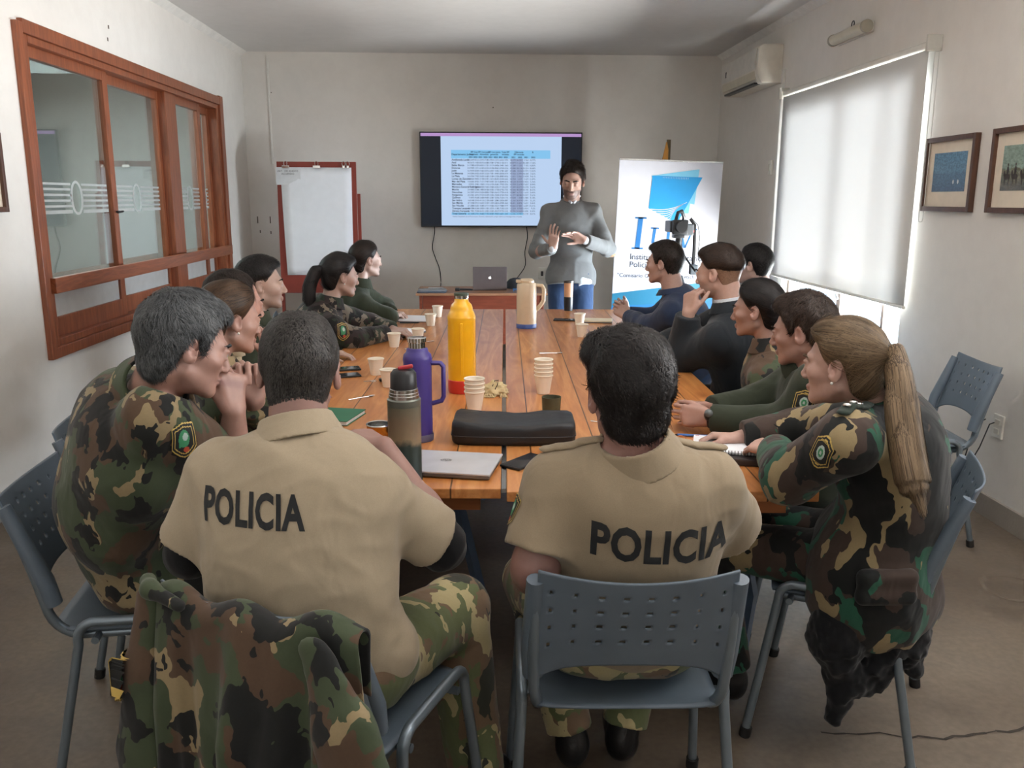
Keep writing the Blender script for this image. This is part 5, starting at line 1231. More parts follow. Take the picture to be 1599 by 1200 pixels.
def person(key, label, head, hyaw, hpitch=0, hroll=0, hips=None, yaw=0, s=1.0, fem=False, tone=(186, 140, 112), bw=1.0,
           hands=((None,) * 2), wr=None, el=None, hint=((-.6, -.3, -.7), (.6, -.3, -.7)), hd=None, hn=None, curls=None, thumbs=((35, 20), (35, 20)),
           knees=None, ankles=None, sh=None, shdrop=.085, shw=.17, res=.0045, gres=.0055, hair=None, hairc='black', hparts=(), strand=(5000, .03, .0016, .004),
           comb=None, top='jacket', topm=None, collar=True, sleeve='long', pants=None, hem=None, stubble=0., lips=None, bulk=.018, fold=(22, .006), curve=.04,
           shc=None, sj=None, boots=True, neck_s=1.0, pants_bulk=.014, grp=None, jhem=None, armb=1.0, brow=True, eyes=True, hs=1.0, colh=1.0, colm=None):
    H = v3(head); M = frame(hyaw, hpitch, hroll); Bf = frame(yaw); rt, fw, up = Bf[:, 0], Bf[:, 1], Bf[:, 2]
    P0 = v3(hips); sh_ = s * hs; hp = lambda x, y, z: H + M @ (v3((x, y, z)) * sh_)
    N_ = lerp(hp(0, -.048, -.150), P0, .02) if shc is None else v3(shc)           # base of the neck
    tu = nrm(N_ - P0); trt = rt if sh is None else nrm(frame(sh)[:, 0]); trt = nrm(trt - tu * (trt @ tu)); tf = np.cross(tu, trt) * 1.0
    TM = np.stack([trt, tf, tu], 1)
    S0 = N_ - tu * shdrop * s; SL = S0 - trt * shw * s + tf * .01; SR = S0 + trt * shw * s + tf * .01
    if sj: SL = v3(sj[0]) if sj[0] is not None else SL; SR = v3(sj[1]) if sj[1] is not None else SR
    back = -tf * curve; C1 = lerp(P0, N_, .70) + back * .55; C2 = lerp(P0, N_, .38) + back
    W_ = [None, None]; E_ = [None, None]
    for i, Sx in enumerate((SL, SR)):
        W_[i] = v3(wr[i]) if wr and wr[i] is not None else Sx + fw * .25 * s - np.array([0, 0, .38]) * s
        h = Bf @ v3(hint[i]); E_[i] = v3(el[i]) if el and el[i] is not None else ik(Sx, W_[i], .30 * s, .265 * s, h)
    K_ = [None, None]; A_ = [None, None]; HJ = [P0 - rt * .085 * s, P0 + rt * .085 * s]
    for i, q in enumerate((-1, 1)):
        K_[i] = v3(knees[i]) if knees and knees[i] is not None else HJ[i] + fw * .42 * s + rt * q * .06 + np.array([0, 0, .52 * 1 - P0[2]])
        A_[i] = v3(ankles[i]) if ankles and ankles[i] is not None else np.array([K_[i][0], K_[i][1], .09]) + fw * .03
    base = np.array([P0[0], P0[1], 0.0])
    # ---- the body, one continuous surface
    B = []
    B += [ell(P0 + tu * .05, v3((.155 * bw, .105, .11)) * s, TM, .05), ell(C2, v3((.135 * bw, .10, .16)) * s, TM, .06), ell(C1, v3((.150 * bw, .105, .17)) * s, TM, .06)]
    B += [cap(SL, SR, .045 * s, .045 * s, .04)]
    nr = (.048 if fem else .058) * s * neck_s
    B += [cap(hp(0, -.034, -.045), N_ - tu * .02, nr, nr * 1.08, .02), cap(N_ - tu * .03, lerp(N_, SL, .75), .042 * s, .036 * s, .03), cap(N_ - tu * .03, lerp(N_, SR, .75), .042 * s, .036 * s, .03)]
    for i, Sx in enumerate((SL, SR)):
        a = nrm(W_[i] - E_[i]); 
        B += [cap(Sx, E_[i], .050 * s * armb, .041 * s * armb, .03), cap(E_[i], lerp(E_[i], W_[i], .35), .040 * s * armb, .042 * s * armb, .03), cap(lerp(E_[i], W_[i], .3), W_[i], .042 * s * armb, .027 * s, .03)]
        B += [cap(HJ[i], K_[i], .075 * s, .052 * s, .04), cap(K_[i], lerp(K_[i], A_[i], .3), .050 * s, .054 * s, .03), cap(lerp(K_[i], A_[i], .3), A_[i], .054 * s, .034 * s, .03), cap(A_[i] - np.array([0, 0, .045]), A_[i] + fw * .15 - np.array([0, 0, .055]), .030, .026, .02)]
    Hp = head_prims(H, M, sh_, fem); Hh = []
    for i in (0, 1):
        if hd and hd[i] is not None:
            d_ = v3(hd[i]); n_ = v3(hn[i])
        else: d_ = nrm(W_[i] - E_[i]); n_ = np.array([0, 0, -1.0]) - rt * (1, -1)[i] * .3
        side = -1 if i == 0 else 1     # thumb side follows the hand
        c_ = (curls[i] if curls and curls[i] is not None else (22, 30, 20))
        Hh += hand_prims(W_[i], d_, n_, side, s=s * .98, thumb=thumbs[i], **({'curls': c_} if isinstance(c_[0], (tuple, list)) else {'curl': c_}))
    v, q = polygonise(B + Hp + Hh, res)
    v = smooth_mesh(v, q, 1, .35)
    o = np_mesh('person', v, q, M_skin, None, base, skin_color(v, H, M, sh_, tone, fem, stubble, lips))
    tag(o, label, 'person', grp)
    def child(name, prims, m, r=gres, sm=1, **k):
        vv, qq = polygonise(prims, r)
        if sm: vv = smooth_mesh(vv, qq, sm, .5)
        return np_mesh(name, vv, qq, m, o, base, **k), vv, qq
    # ---- eyes and brows
    bz = s * (1.35 if hs > 1 else 1.0)
    for e in (-1, 1):
        c_ = hp(e * .031, .0800, -.001); vv, qq = polygonise([ell(c_, v3((.0113, .0113, .0113)) * sh_, M)], .0025)
        dl = (vv - c_) @ M / sh_; mi_v = (np.hypot(dl[:, 0] + e * 0.0, dl[:, 2]) < .0056) & (dl[:, 1] > 0)
        if eyes: np_mesh('eye', vv, qq, [mat('eye_white', rgb(150, 144, 138), .3), mat('eye_iris', rgb(36, 26, 20), .15)], o, base, mi=mi_v[qq].all(1).astype(int))
        if brow: child('eyebrow', [cap(hp(e * .014, .0935, .0185), hp(e * .034, .0905, .0235), .0034 * bz, .0036 * bz, .004), cap(hp(e * .034, .0905, .0235), hp(e * .050, .072, .019), .0036 * bz, .0018 * s, .004)], HB[hairc], .0028, 0)
    # ---- hair
    if hair:
        hk = dict(hair); parts = hk.pop('parts', ())
        hob, hv, hq = child('hair', hair_shell(H, M, sh_, **hk), HB[hairc], max(.0035, res * .85), 1)
        n_, ln_, wd_, lf_ = strand
        if comb is None: cf = lambda p, N: (p - hp(0, -.055, .11)) + M[:, 1] * .02 - M[:, 2] * .03
        else: cf = comb(hp, M)
        tgt = hp(*cf.target) if hasattr(cf, 'target') else None
        # only where hair really shows
        cen = (hv[hq].mean(1) - H) @ M / sh_; fnn = np.cross(hv[hq[:, 2]] - hv[hq[:, 0]], hv[hq[:, 3]] - hv[hq[:, 1]]); out = ((hv[hq].mean(1) - hp(0, -.02, .03)) * fnn).sum(1)
        keep = (np.abs(out) > .55 * np.linalg.norm(fnn, axis=1) * np.linalg.norm(hv[hq].mean(1) - hp(0, -.02, .03), axis=1))
        sv, sq = strands(hv, hq[keep], cf, n_, ln_, wd_, lf_, abs(hash(key)) % 1000 if False else sum(map(ord, key)), .006 if tgt is not None else .03, target=tgt, clump=.0 if tgt is not None else .045 * min(1, ln_ / .03))
        np_mesh('hair_strands', sv, sq, HM[hairc], hob, None); hs_ = C.objects[-1] if False else None
        st_o = [x for x in hob.children][-1]; st_o.data.transform(Matrix.Translation(-Vector(base)))
        for kind, prs, mm in [pf(hp, M, sh_) for pf in hparts]:
            po, pv, pq = child(kind, prs, mm, .004, 1)
            if kind in ('ponytail', 'hair_bun'):
                if kind == 'ponytail':
                    pth = [pr.c for pr in prs if pr.op == 'u']; 
                    def cf2(p, N, pth=pth):
                        P_ = np.array(pth); T_ = np.gradient(P_, axis=0); T_ /= np.linalg.norm(T_, axis=1)[:, None]; d = ((p[:, None] - P_[None]) ** 2).sum(2); w_ = np.exp(-(d - d.min(1)[:, None]) / .0016); dd = (w_[:, :, None] * T_[None]).sum(1); return dd / (np.linalg.norm(dd, axis=1)[:, None] + 1e-9)
                    sv, sq = strands(pv, pq, cf2, int(n_ * .7), .12, wd_ * 1.1, .0018, 5, .05, flow=lambda p: cf2(p, None), target=np.array(prs[[k for k, z_ in enumerate(prs) if z_.op == 'u'][-1]].c))
                else:
                    cc = prs[0].c; cf2 = lambda p, N, cc=cc: np.cross(p - cc, M[:, 1]) + .3 * (p - cc)
                    sv, sq = strands(pv, pq, cf2, int(n_ * .25), .025, wd_, .0015, 6, .05)
                np_mesh('loose_strands', sv, sq, HM[hairc], po, None); [x for x in po.children][-1].data.transform(Matrix.Translation(-Vector(base)))
    # ---- clothes
    b = bulk
    hemz = jhem if jhem is not None else .03
    G = [ell(P0 + tu * .04, v3((.165 * bw + b, .112 + b, .13)) * s, TM, .06), ell(C2, v3((.145 * bw + b, .108 + b, .17)) * s, TM, .07), ell(C1, v3((.160 * bw + b, .112 + b, .18)) * s, TM, .07),
         cap(SL + tf * -.005, SR + tf * -.005, (.050 + b * .45) * s, None, .045), cap(N_ - tu * .028, lerp(N_, SL, .85), (.046 + b * .3) * s, .046 * s, .035), cap(N_ - tu * .028, lerp(N_, SR, .85), (.046 + b * .3) * s, .046 * s, .035)]
    if fem: G.append(ell(C1 + tf * .055 - tu * .02, v3((.13, .08, .085)) * s, TM, .05))
    if hem is not None:
        for hx in hem: G.append(hx)
    for i, Sx in enumerate((SL, SR)):
        r1 = (.052 + b * .60) * s * armb; r2 = (.047 + b * .7) * s * armb; r3 = (.034 + b * .6) * s
        if sleeve == 'long' or (isinstance(sleeve, tuple) and sleeve[i] == 'long'):
            G += [cap(Sx, E_[i], r1, r2, .05), halfcap(E_[i], W_[i] + nrm(W_[i] - E_[i]) * .02, r2, r3, .035, lerp(E_[i], W_[i], .96), W_[i] - E_[i])]
        else:
            fr = sleeve[i] if isinstance(sleeve, tuple) else .72
            G += [halfcap(Sx, E_[i], r1 * 1.02, r1 * 1.12, .035, lerp(Sx, E_[i], fr), E_[i] - Sx)]
    G.append(garment_fold(fold[0], fold[1], sum(map(ord, key)) % 17))
    # neck opening
    G.append(cap(N_ + tu * .0 + tf * .012, hp(0, -.02, -.06), nr * 1.10, nr * 1.4, .006, 's'))
    hc_ = P0 - tu * (hemz if jhem is not None else .02)
    if jhem is not None: G.append(Prim(lambda p: (P0 - tu * jhem - p) @ tu, P0, 99, .006, 'i'))
    topname = {'jacket': 'jacket', 'polo': 'polo_shirt', 'sweater': 'sweater', 'blazer': 'blazer', 'fleece': 'fleece_jacket'}[top]
    go, gv, gq = child(topname, G, topm, gres, 1)
    if collar:
        ax = nrm(hp(0, -.02, -.09) - (N_ - tu * .01)); cb = N_ + ax * (-.004); hgt = {'jacket': .050, 'polo': .044, 'sweater': .026, 'blazer': .040, 'fleece': .052}[top] * s * colh
        R0 = nr + .012; tilt = nrm(ax * 1.0 - tf * .25)
        def fc(p, cb=cb, ax=tilt, R0=R0, hgt=hgt):
            q_ = p - cb; z = q_ @ ax; rad_ = np.linalg.norm(q_ - np.outer(z, ax), axis=1); RR = R0 + .020 * np.clip(1 - z / hgt, 0, 1.3)
            d1 = np.abs(rad_ - RR) - .0045; d2 = np.abs(z - hgt * .4) - hgt * .62; return np.maximum(d1, d2)
        cps = [Prim(fc, cb, R0 + .05, .01)]
        if top in ('jacket', 'polo', 'fleece', 'blazer'):    # open at the throat
            cps.append(cap(cb + tf * (R0 + .0) + ax * -.04, cb + tf * (R0 + .012) + ax * .09, .006, .026, .004, 's'))
        child('collar', cps, colm or topm, .0035, 1)
        if top == 'blazer':
            def fs(p, cb=cb, ax=tilt, R0=R0 - .006, hgt=hgt * 1.35):
                q_ = p - cb; z = q_ @ ax; rad_ = np.linalg.norm(q_ - np.outer(z, ax), axis=1); RR = R0 + .012 * np.clip(1 - z / hgt, 0, 1.3)
                return np.maximum(np.abs(rad_ - RR) - .0035, np.abs(z - hgt * .4) - hgt * .60)
            child('shirt_collar', [Prim(fs, cb, R0 + .05, .01)], M_shirtw, .003, 1)
    if pants is not None:
        Pn = [ell(P0 + tu * .02, v3((.165 * bw + .01, .118 + .01, .12)) * s, TM, .05)]
        for i in (0, 1):
            pb = pants_bulk
            Pn += [cap(HJ[i], K_[i], (.082 + pb) * s, (.058 + pb) * s, .04), halfcap(K_[i], A_[i], (.058 + pb) * s, (.046 + pb) * s, .03, lerp(K_[i], A_[i], .93), A_[i] - K_[i])]
        Pn.append(garment_fold(20, .006, sum(map(ord, key)) % 13 + 3))
        child('trousers', Pn, pants, gres, 1)
    if boots:
        for i in (0, 1):
            a_ = A_[i]; bp_ = [cap(lerp(K_[i], a_, .80), a_, .050, .044, .02), cap(a_ - np.array([0, 0, .035]), a_ + fw * .16 - np.array([0, 0, .052]), .042, .036, .03), Prim(lambda p: (.001 - p[:, 2]), a_, 99, .004, 'i')]
            child('boot', bp_, M_boot, .006, 1)
    return dict(o=o, base=base, H=H, M=M, N=N_, SL=SL, SR=SR, E=E_, W=W_, TM=TM, C1=C1, P0=P0, gar=(go, gv, gq), child=child, hp=hp, K=K_, A=A_, HJ=HJ)
def bvh_of(v, q): return BVHTree.FromPolygons([tuple(a) for a in v], [tuple(int(i) for i in f) for f in q])
def drape(P, name, pts, faces, origin, ax, ay, inward, m, off=.0022, mi=None, bvh=None):
    """lay a flat drawing (x, y) onto the cloth of person P"""
    b = bvh or bvh_of(P['gar'][1], P['gar'][2]); origin, ax, ay, inward = v3(origin), nrm(ax), nrm(ay), nrm(inward); out = []
    for x, y in pts:
        p = origin + ax * x + ay * y; h = b.ray_cast(Vector(p - inward * .25), Vector(inward), .6)
        out.append(v3(h[0]) - inward * off if h[0] is not None else None)
    ok = [x for x in out if x is not None]
    if not ok: print('drape missed', name); return None
    md = np.mean([(x - origin) @ inward for x in ok]); out = [x if x is not None else origin + ax * p[0] + ay * p[1] + inward * md for x, p in zip(out, pts)]
    base = P['base']; me = bpy.data.meshes.new(name); me.from_pydata([tuple(x - base) for x in out], [], faces)
    for x in (m if isinstance(m, (list, tuple)) else [m]): me.materials.append(x)
    if mi is not None: me.polygons.foreach_set('material_index', mi)
    o = bpy.data.objects.new(name, me); C.objects.link(o); o.parent = P['o']; return o
def drape_text(P, body, width, origin, ax, ay, inward, m, height=None, bold=.012, name='lettering'):
    v, fs = text_mesh(body, 1.0, 'CENTER', bold, 1.06)
    bm = bmesh.new(); vv = [bm.verts.new((a[0], a[1], 0)) for a in v]
    for f in fs:
        try: bm.faces.new([vv[i] for i in f])
        except Exception: pass
    w0 = v[:, 0].max() - v[:, 0].min(); h0 = v[:, 1].max() - v[:, 1].min(); sx = width / w0; sy = (height / h0) if height else sx
    for i in range(60):
        x = v[:, 0].min() + w0 * (i + .5) / 60; bmesh.ops.bisect_plane(bm, geom=bm.verts[:] + bm.edges[:] + bm.faces[:], plane_co=(x, 0, 0), plane_no=(1, 0, 0))
    for i in range(16):
        y = v[:, 1].min() + h0 * (i + .5) / 16; bmesh.ops.bisect_plane(bm, geom=bm.verts[:] + bm.edges[:] + bm.faces[:], plane_co=(0, y, 0), plane_no=(0, 1, 0))
    bm.verts.index_update(); pts = [((w.co.x) * sx, (w.co.y - h0 / 2) * sy) for w in bm.verts]; faces = [tuple(w.index for w in f.verts) for f in bm.faces]; bm.free()
    return drape(P, name, pts, faces, origin, ax, ay, inward, m)
def drape_badge(P, origin, ax, ay, inward, w, h, kind=0, n=44):
    """small embroidered shield: border, ground, emblem"""
    pts = [((-.5 + i / n) * w, (-.5 + j / n) * h) for i in range(n + 1) for j in range(n + 1)]; faces = []; mi = []
    def inside(x, y, k):     # x, y in -1..1, shield with a pointed foot (kind 0) or hexagon (kind 1)
        x, y = x / k, y / k
        if kind == 0: return abs(x) < .92 and y < .80 + .2 * (1 - abs(x)) and y > -.98 + .62 * (abs(x) ** 1.6)
        return abs(x) < .86 and abs(y) < 1 - .42 * max(0, abs(x) - .15) / .71
    for i in range(n):
        for j in range(n):
            x, y = (i + .5) / n * 2 - 1, (j + .5) / n * 2 - 1
            if not inside(x, y, 1): continue
            m = 0
            if not inside(x, y, .93): m = 1
            elif inside(x, y, .80) and not inside(x, y, .74): m = 1
            else:
                if kind == 0:
                    r = math.hypot((x + .02) / .42, (y - .12) / .50)
                    if r < 1: m = 2
                    if math.hypot(x - .08, y - .22) < .22: m = 3
                    if math.hypot((x - .12) / .22, (y + .52) / .16) < 1: m = 4
                    if abs(x + .33) < .06 and -.35 < y < .1: m = 2
                else:
                    r = math.hypot(x / .36, (y - .02) / .44)
                    if r < 1: m = 3
                    if r < .62: m = 2
                    if r < .28: m = 3
                    if .62 < abs(y) < .72 and abs(x) < .4 and int((x + 1) * 22) % 2: m = 1
            a = i * (n + 1) + j; faces.append((a, a + n + 1, a + n + 2, a + 1)); mi.append(m)
    return drape(P, 'sleeve_badge', pts, faces, origin, ax, ay, inward, [M_patchk, M_patchg, M_patchn, M_patchw, M_patchr], .003, mi)
def arm_badge(P, i, t, out, w, h, kind=0, tilt=0.0):
    S_, E_ = (P['SL'], P['SR'])[i], P['E'][i]; ay = nrm(S_ - E_); out = nrm(v3(out) - ay * (v3(out) @ ay)); ax = np.cross(ay, out)
    ay = nrm(v3((0, 0, 1)) - out * out[2]); ax = np.cross(ay, out)
    a = R(tilt); ax2 = ax * math.cos(a) + ay * math.sin(a); ay2 = ay * math.cos(a) - ax * math.sin(a)
    return drape_badge(P, lerp(S_, E_, t), ax2, ay2, -out, w, h, kind)
def top_z(P, x, y, bvh=None):
    """height of the cloth of person P above the point (x, y)"""
    h = (bvh or bvh_of(P['gar'][1], P['gar'][2])).ray_cast(Vector((x, y, 1.6)), Vector((0, 0, -1)), 1.2); return h[0][2] if h[0] is not None else 1.0
def epaulette(P, a, b, m, w=.017, stars=0):
    bv = bvh_of(P['gar'][1], P['gar'][2]); pts = []
    for k in range(5):
        q = lerp(a, b, k / 4); pts.append(v3((q[0], q[1], top_z(P, q[0], q[1], bv) + .004)))
    P['child']('epaulette', [cap(pts[k], pts[k + 1], w, w, .006, flat=(v3((0, 0, 1)), 2.6)) for k in range(4)], m, .0035)
    for k in range(stars):
        q = lerp(pts[0], pts[4], .12 + .26 * k); P['child']('shoulder_star', [ell((q[0], q[1], top_z(P, q[0], q[1], bv) + .013), (.0105, .0105, .006), None, .002)], M_chrome, .0025, 0)
# ================================================================= THE PEOPLE
def pull_to(x, y, z):
    def g(hp, M):
        f = lambda p, N: (hp(x, y, z) - p) / .1
        f.target = (x, y, z); return f
    return g
def swept(hp, M): return lambda p, N: np.tile(-M[:, 1] * .05 + M[:, 0] * .06 - M[:, 2] * .03, (len(p), 1)) + (p - hp(0, -.05, .11)) * .7
def bun(r=.034, y=-.118, z=.01):
    return lambda hp, M, s: ('hair_bun', [ell(hp(0, y, z), v3((r, r * .8, r)) * s, M, .01), ell(hp(.006, y + .018, z), v3((r * .8, r * .5, r * .8)) * s, M, .01), Prim(lambda p: vnoise(p, 90, 3) * .002, (0, 0, 0), 99, 0, 'd')], HB['black'])
def pony(pts, rad, m):
    def f(hp, M, s):
        P_ = [hp(*p[:3]) if len(p) == 3 else v3(p[1:]) for p in pts]
        return ('ponytail', [cap(P_[i], P_[i + 1], rad[i], rad[i + 1], .012) for i in range(len(P_) - 1)] + [Prim(lambda p: vnoise(p * np.array([1, 1, .25]), 90, 2) * .0025, (0, 0, 0), 99, 0, 'd')], m)
    return f
def earring(side=1):
    return lambda hp, M, s: ('earring', [ell(hp(side * .083, -.006, -.038), v3((.0058, .0058, .0058)), None, .002)], mat('pearl', rgb(220, 216, 208), .2))
def tie(x, y, z, r=.014):
    return lambda hp, M, s: ('hair_tie', [ell(hp(x, y, z), v3((r * 1.25, r, r * 1.25)), M, .004)], M_black)
DFL = dict(collar=True)

# --- near left, tan polo, back to the camera
chair(-.31, 1.77, 24, 'blue grey plastic chair of the near left man, its back under a draped jacket')
P1 = person('near_left', 'man in tan polo shirt lettered on the back, greying hair, sitting nearest on the left', (-.382, 1.857, 1.182), -8, 8, -3, hips=(-.35, 1.72, .56), yaw=20, s=1.04, tone=(158, 104, 84), bw=1.22,
            sh=12, shw=.150, shc=(-.376, 1.79, 1.055), sj=((-.545, 1.80, .972), (-.215, 1.765, .928)), wr=((-.52, 2.28, .80), (-.228, 2.06, .950)), el=((-.630, 1.81, .785), (-.075, 1.83, .785)), hd=((.3, .9, -.1), (-.72, .62, .22)), hn=((0, 0, -1), (-.2, .1, -1)),
            curls=(None, ((50, 50, 30), (45, 50, 30), (45, 50, 30), (50, 50, 30))), knees=(( -.40, 2.17, .54), (-.055, 2.03, .53)), ankles=((-.42, 2.15, .09), (.0, 1.93, .09)), res=.004, gres=.005,
            hair=dict(line='low', t=.005, top=.004, wave=.0012, seed=2, hole=((0, -.005, .125), (.026, .030, .010))), hairc='greying', strand=(18000, .012, .0013, .0022), top='polo', topm=M_polo, sleeve=(.86, .86), pants=M_camoL, bulk=.022, fold=(15, .011), curve=.045, armb=1.02, pants_bulk=.022)
tu = P1['TM'][:, 2]; rtv = P1['TM'][:, 0]; bk = P1['TM'][:, 1]
drape_text(P1, 'POLICIA', .232, (-.455, 1.60, .958), rtv * .995 + np.array([0, 0, -.07]), tu, bk, mat('print_black', rgb(28, 30, 32), .8), .072, .034)
# bare crown patch and dark undersleeve
P1['child']('undersleeve', [halfcap(lerp(P1['SR'], P1['E'][1], .78), P1['E'][1], .056, .054, .02, P1['E'][1] + v3((0, 0, -.02)), P1['E'][1] - P1['SR']), cap(P1['E'][1] * .995 + v3((0, .008, .0)), lerp(P1['E'][1], P1['W'][1], .10), .053, .050, .02)], M_blackc, .005)
P1['child']('undersleeve', [cap(lerp(P1['SL'], P1['E'][0], .80), P1['E'][0], .056, .053, .02), cap(P1['E'][0], lerp(P1['E'][0], P1['W'][0], .3), .053, .050, .02)], M_blackc, .006)

# --- near right, khaki polo
chair(.335, 1.885, 2, 'blue grey plastic chair with the perforated back facing the camera, under the near right man')
P2 = person('near_right', 'man in khaki polo shirt lettered on the back, black hair, sitting nearest on the right', (.322, 1.757, 1.150), -7, 6, 0, hips=(.338, 1.85, .56), yaw=2, s=1.03, tone=(150, 92, 72), bw=1.16,
            shw=.160, shc=(.336, 1.725, 1.03), wr=((.14, 1.96, .64), (.50, 2.22, .80)), el=((.125, 1.70, .79), (.585, 1.86, .80)), hd=((.1, .9, -.3), (-.4, .9, -.05)), hn=((.3, 0, -1), (0, 0, -1)),
            knees=((.15, 2.22, .52), (.50, 2.24, .52)), ankles=((.26, 2.10, .10), (.40, 2.12, .10)), res=.004, gres=.005,
            hair=dict(line='low', t=.006, top=.014, front=.008, wave=.0012, sides=.0, seed=6, lumps=(((-.035, .045, .085), (.045, .045, .038)), ((.0, -.05, .07), (.06, .05, .05)))), hairc='black', strand=(26000, .030, .0016, .009), comb=swept, top='polo', topm=cloth('khaki_polo_knit', rgb(144, 129, 107), .9, .03, 420, .32), sleeve=(.84, .86), pants=M_camoL, bulk=.022, fold=(15, .010), curve=.02, armb=1.12)
drape_text(P2, 'POLICIA', .300, (.374, 1.55, .850), P2['TM'][:, 0] + v3((0, 0, -.10)), P2['TM'][:, 2], P2['TM'][:, 1], mat('print_black', rgb(28, 30, 32), .8), .080, .034)
for S_ in (P2['SL'], P2['SR']): epaulette(P2, lerp(P2['N'], S_, 1.12), lerp(P2['N'], S_, .50), cloth('khaki_polo_knit', rgb(144, 129, 107)), .018)
arm_badge(P2, 0, .42, (-1, -.1, .1), .055, .075, 0)

# --- left side of the table, near to far
chair(-.915, 2.31, 84, 'blue grey plastic chair at the left edge under the grey haired man in camouflage')
L1 = person('left_grey', 'grey haired man in camouflage leaning forward with folded hands at his mouth', (-.705, 2.11, 1.195), 57, 17, 4, hips=(-.96, 2.33, .56), yaw=66, s=1.03, tone=(172, 116, 92), bw=1.2,
            sh=62, shw=.17, shc=(-.80, 2.13, 1.085), sj=((-.80, 2.34, 1.01), (-.765, 2.03, 1.03)), wr=((-.60, 2.30, 1.02), (-.618, 2.175, 1.015)), el=((-.62, 2.50, .82), (-.655, 2.235, .805)), hd=((.05, -.2, 1), (-.05, .10, 1)), hn=((.3, -1, 0), (-.75, .65, .1)),
            curls=(((60, 70, 40),) * 4, ((50, 60, 35), (55, 65, 40), (58, 68, 40), (60, 70, 40))), thumbs=((30, 20), (30, 20)), knees=((-.55, 2.52, .52), (-.56, 2.28, .52)), ankles=((-.66, 2.50, .09), (-.70, 2.30, .09)), res=.0038, gres=.005,
            hair=dict(line='low', t=.011, top=.012, front=.006, wave=.002, sides=.001, seed=3), hairc='grey', strand=(16000, .026, .0014, .005), top='jacket', topm=M_camoG, pants=M_camoG, bulk=.034, fold=(13, .010), curve=.07, armb=1.15, jhem=.10, sleeve=('long', 1.03))
arm_badge(L1, 1, .10, (.25, -1, .45), .064, .092, 0, 6)
chair(-1.08, 2.93, 80, 'blue grey plastic chair under the woman with the pearl earring, behind the grey haired man')
L2 = person('left_woman', 'woman with streaked tied hair and pearl earring beside the grey haired man', (-.795, 2.82, 1.165), 50, 8, 0, hips=(-1.04, 2.93, .55), yaw=70, s=.97, fem=True, tone=(176, 122, 96),
            shw=.155, wr=(None, (-.66, 2.55, .96)), el=((-.75, 3.1, .82), (-.72, 2.62, .80)), hd=((0, 0, -1), (-.10, .30, 1)), hn=((1, 0, 0), (-.6, .5, 0)), curls=(None, ((50, 60, 30),) * 4), res=.0045, gres=.006,
            hair=dict(line='pulled', t=.008, top=.006, wave=.001, seed=3), hairc='streak', strand=(9000, .055, .0014, .0015), comb=pull_to(0, -.12, .0), hparts=(bun(.032), earring(1)), top='jacket', topm=M_camoG, pants=M_camoG, bulk=.022)
L2['child']('bracelet', [Prim(lambda p, c=L2['W'][1] - v3((0, .0, .02)): np.hypot(np.hypot(p[:, 0] - c[0], p[:, 1] - c[1]) - .036, p[:, 2] - c[2]) - .006, L2['W'][1], .05, .01)], M_chrome, .0025)
chair(-1.14, 3.46, 80, 'blue grey plastic chair under the balding man on the left side')
L3 = person('left_bald', 'balding man on the left side, only his high forehead showing behind the woman with earring', (-.862, 3.13, 1.18), 52, 8, 0, hips=(-1.12, 3.40, .56), yaw=76, s=1.0, tone=(184, 118, 88),
            wr=((-.74, 3.45, .80), (-.70, 2.99, 1.0)), el=(None, (-.76, 3.05, .80)), hd=((1, 0, 0), (-.2, .2, 1)), hn=((0, 0, -1), (-.6, .6, 0)), curls=(None, ((50, 60, 30),) * 4), res=.005, gres=.0065,
            hair=dict(line='balding', t=.006, top=.0, wave=.0015, seed=3), hairc='dkbrown', strand=(5000, .018, .0014, .002), top='jacket', topm=cloth('beige_shirt', rgb(196, 184, 156)), pants=M_camoG)
chair(-1.14, 4.02, 80, 'blue grey plastic chair under the young man in dark green fleece on the left side')
L4 = person('left_young', 'young man with short faded black hair in dark green fleece on the left side', (-.975, 4.00, 1.165), 73, 0, 0, hips=(-1.12, 4.00, .56), yaw=76, s=1.0, tone=(190, 148, 124),
            wr=((-.75, 4.3, .79), (-.78, 3.86, .79)), hd=((1, 0, 0), (1, 0, 0)), hn=((0, 0, -1), (0, 0, -1)), res=.005, gres=.006, stubble=.35,
            hair=dict(line='fade', t=.010, top=.010, front=.004, wave=.001, seed=3), hairc='black', strand=(6000, .014, .0014, .003), hparts=(lambda hp, M, s: ('faded_sides', hair_shell(hp(0, 0, 0), M, s, 'male', .0028, 0, 0, 0), hair_base_mat('fade_stubble', rgb(84, 68, 60))),),
            top='fleece', topm=M_green, pants=M_camoG, bulk=.024)
chair(-1.05, 4.80, 78, 'blue grey plastic chair under the dark haired woman with the sleeve badge')
L5 = person('left_badge', 'woman with long black ponytail in dark camouflage with a sleeve badge, forearm on a pad', (-.738, 4.80, 1.132), 60, 6, 0, hips=(-.99, 4.82, .55), yaw=70, s=.98, fem=True, tone=(190, 146, 124),
            wr=((-.48, 5.02, .80), (-.50, 4.90, .80)), el=((-.62, 5.15, .81), (-.66, 4.68, .80)), hd=((.8, -.4, 0), (.9, .35, 0)), hn=((0, 0, -1), (0, 0, -1)), curls=(((35, 40, 20),) * 4, ((35, 40, 20),) * 4), res=.005, gres=.006,
            hair=dict(line='pulled', t=.010, top=.010, wave=.001, front=.004), hairc='black', strand=(6000, .05, .0015, .001), comb=pull_to(0, -.115, .03),
            hparts=(pony([(0, -.11, .035), (0, -.15, .02), (0, -.17, -.05), (0, -.165, -.14), (0, -.155, -.20)], [.02, .026, .030, .026, .012], HB['black']), tie(0, -.118, .035, .016), earring(1)), top='jacket', topm=M_camoD, pants=M_camoD, bulk=.026)
arm_badge(L5, 1, .36, (.35, -1, .35), .072, .098, 0)
chair(-.98, 5.62, 75, 'blue grey plastic chair under the farthest woman on the left side')
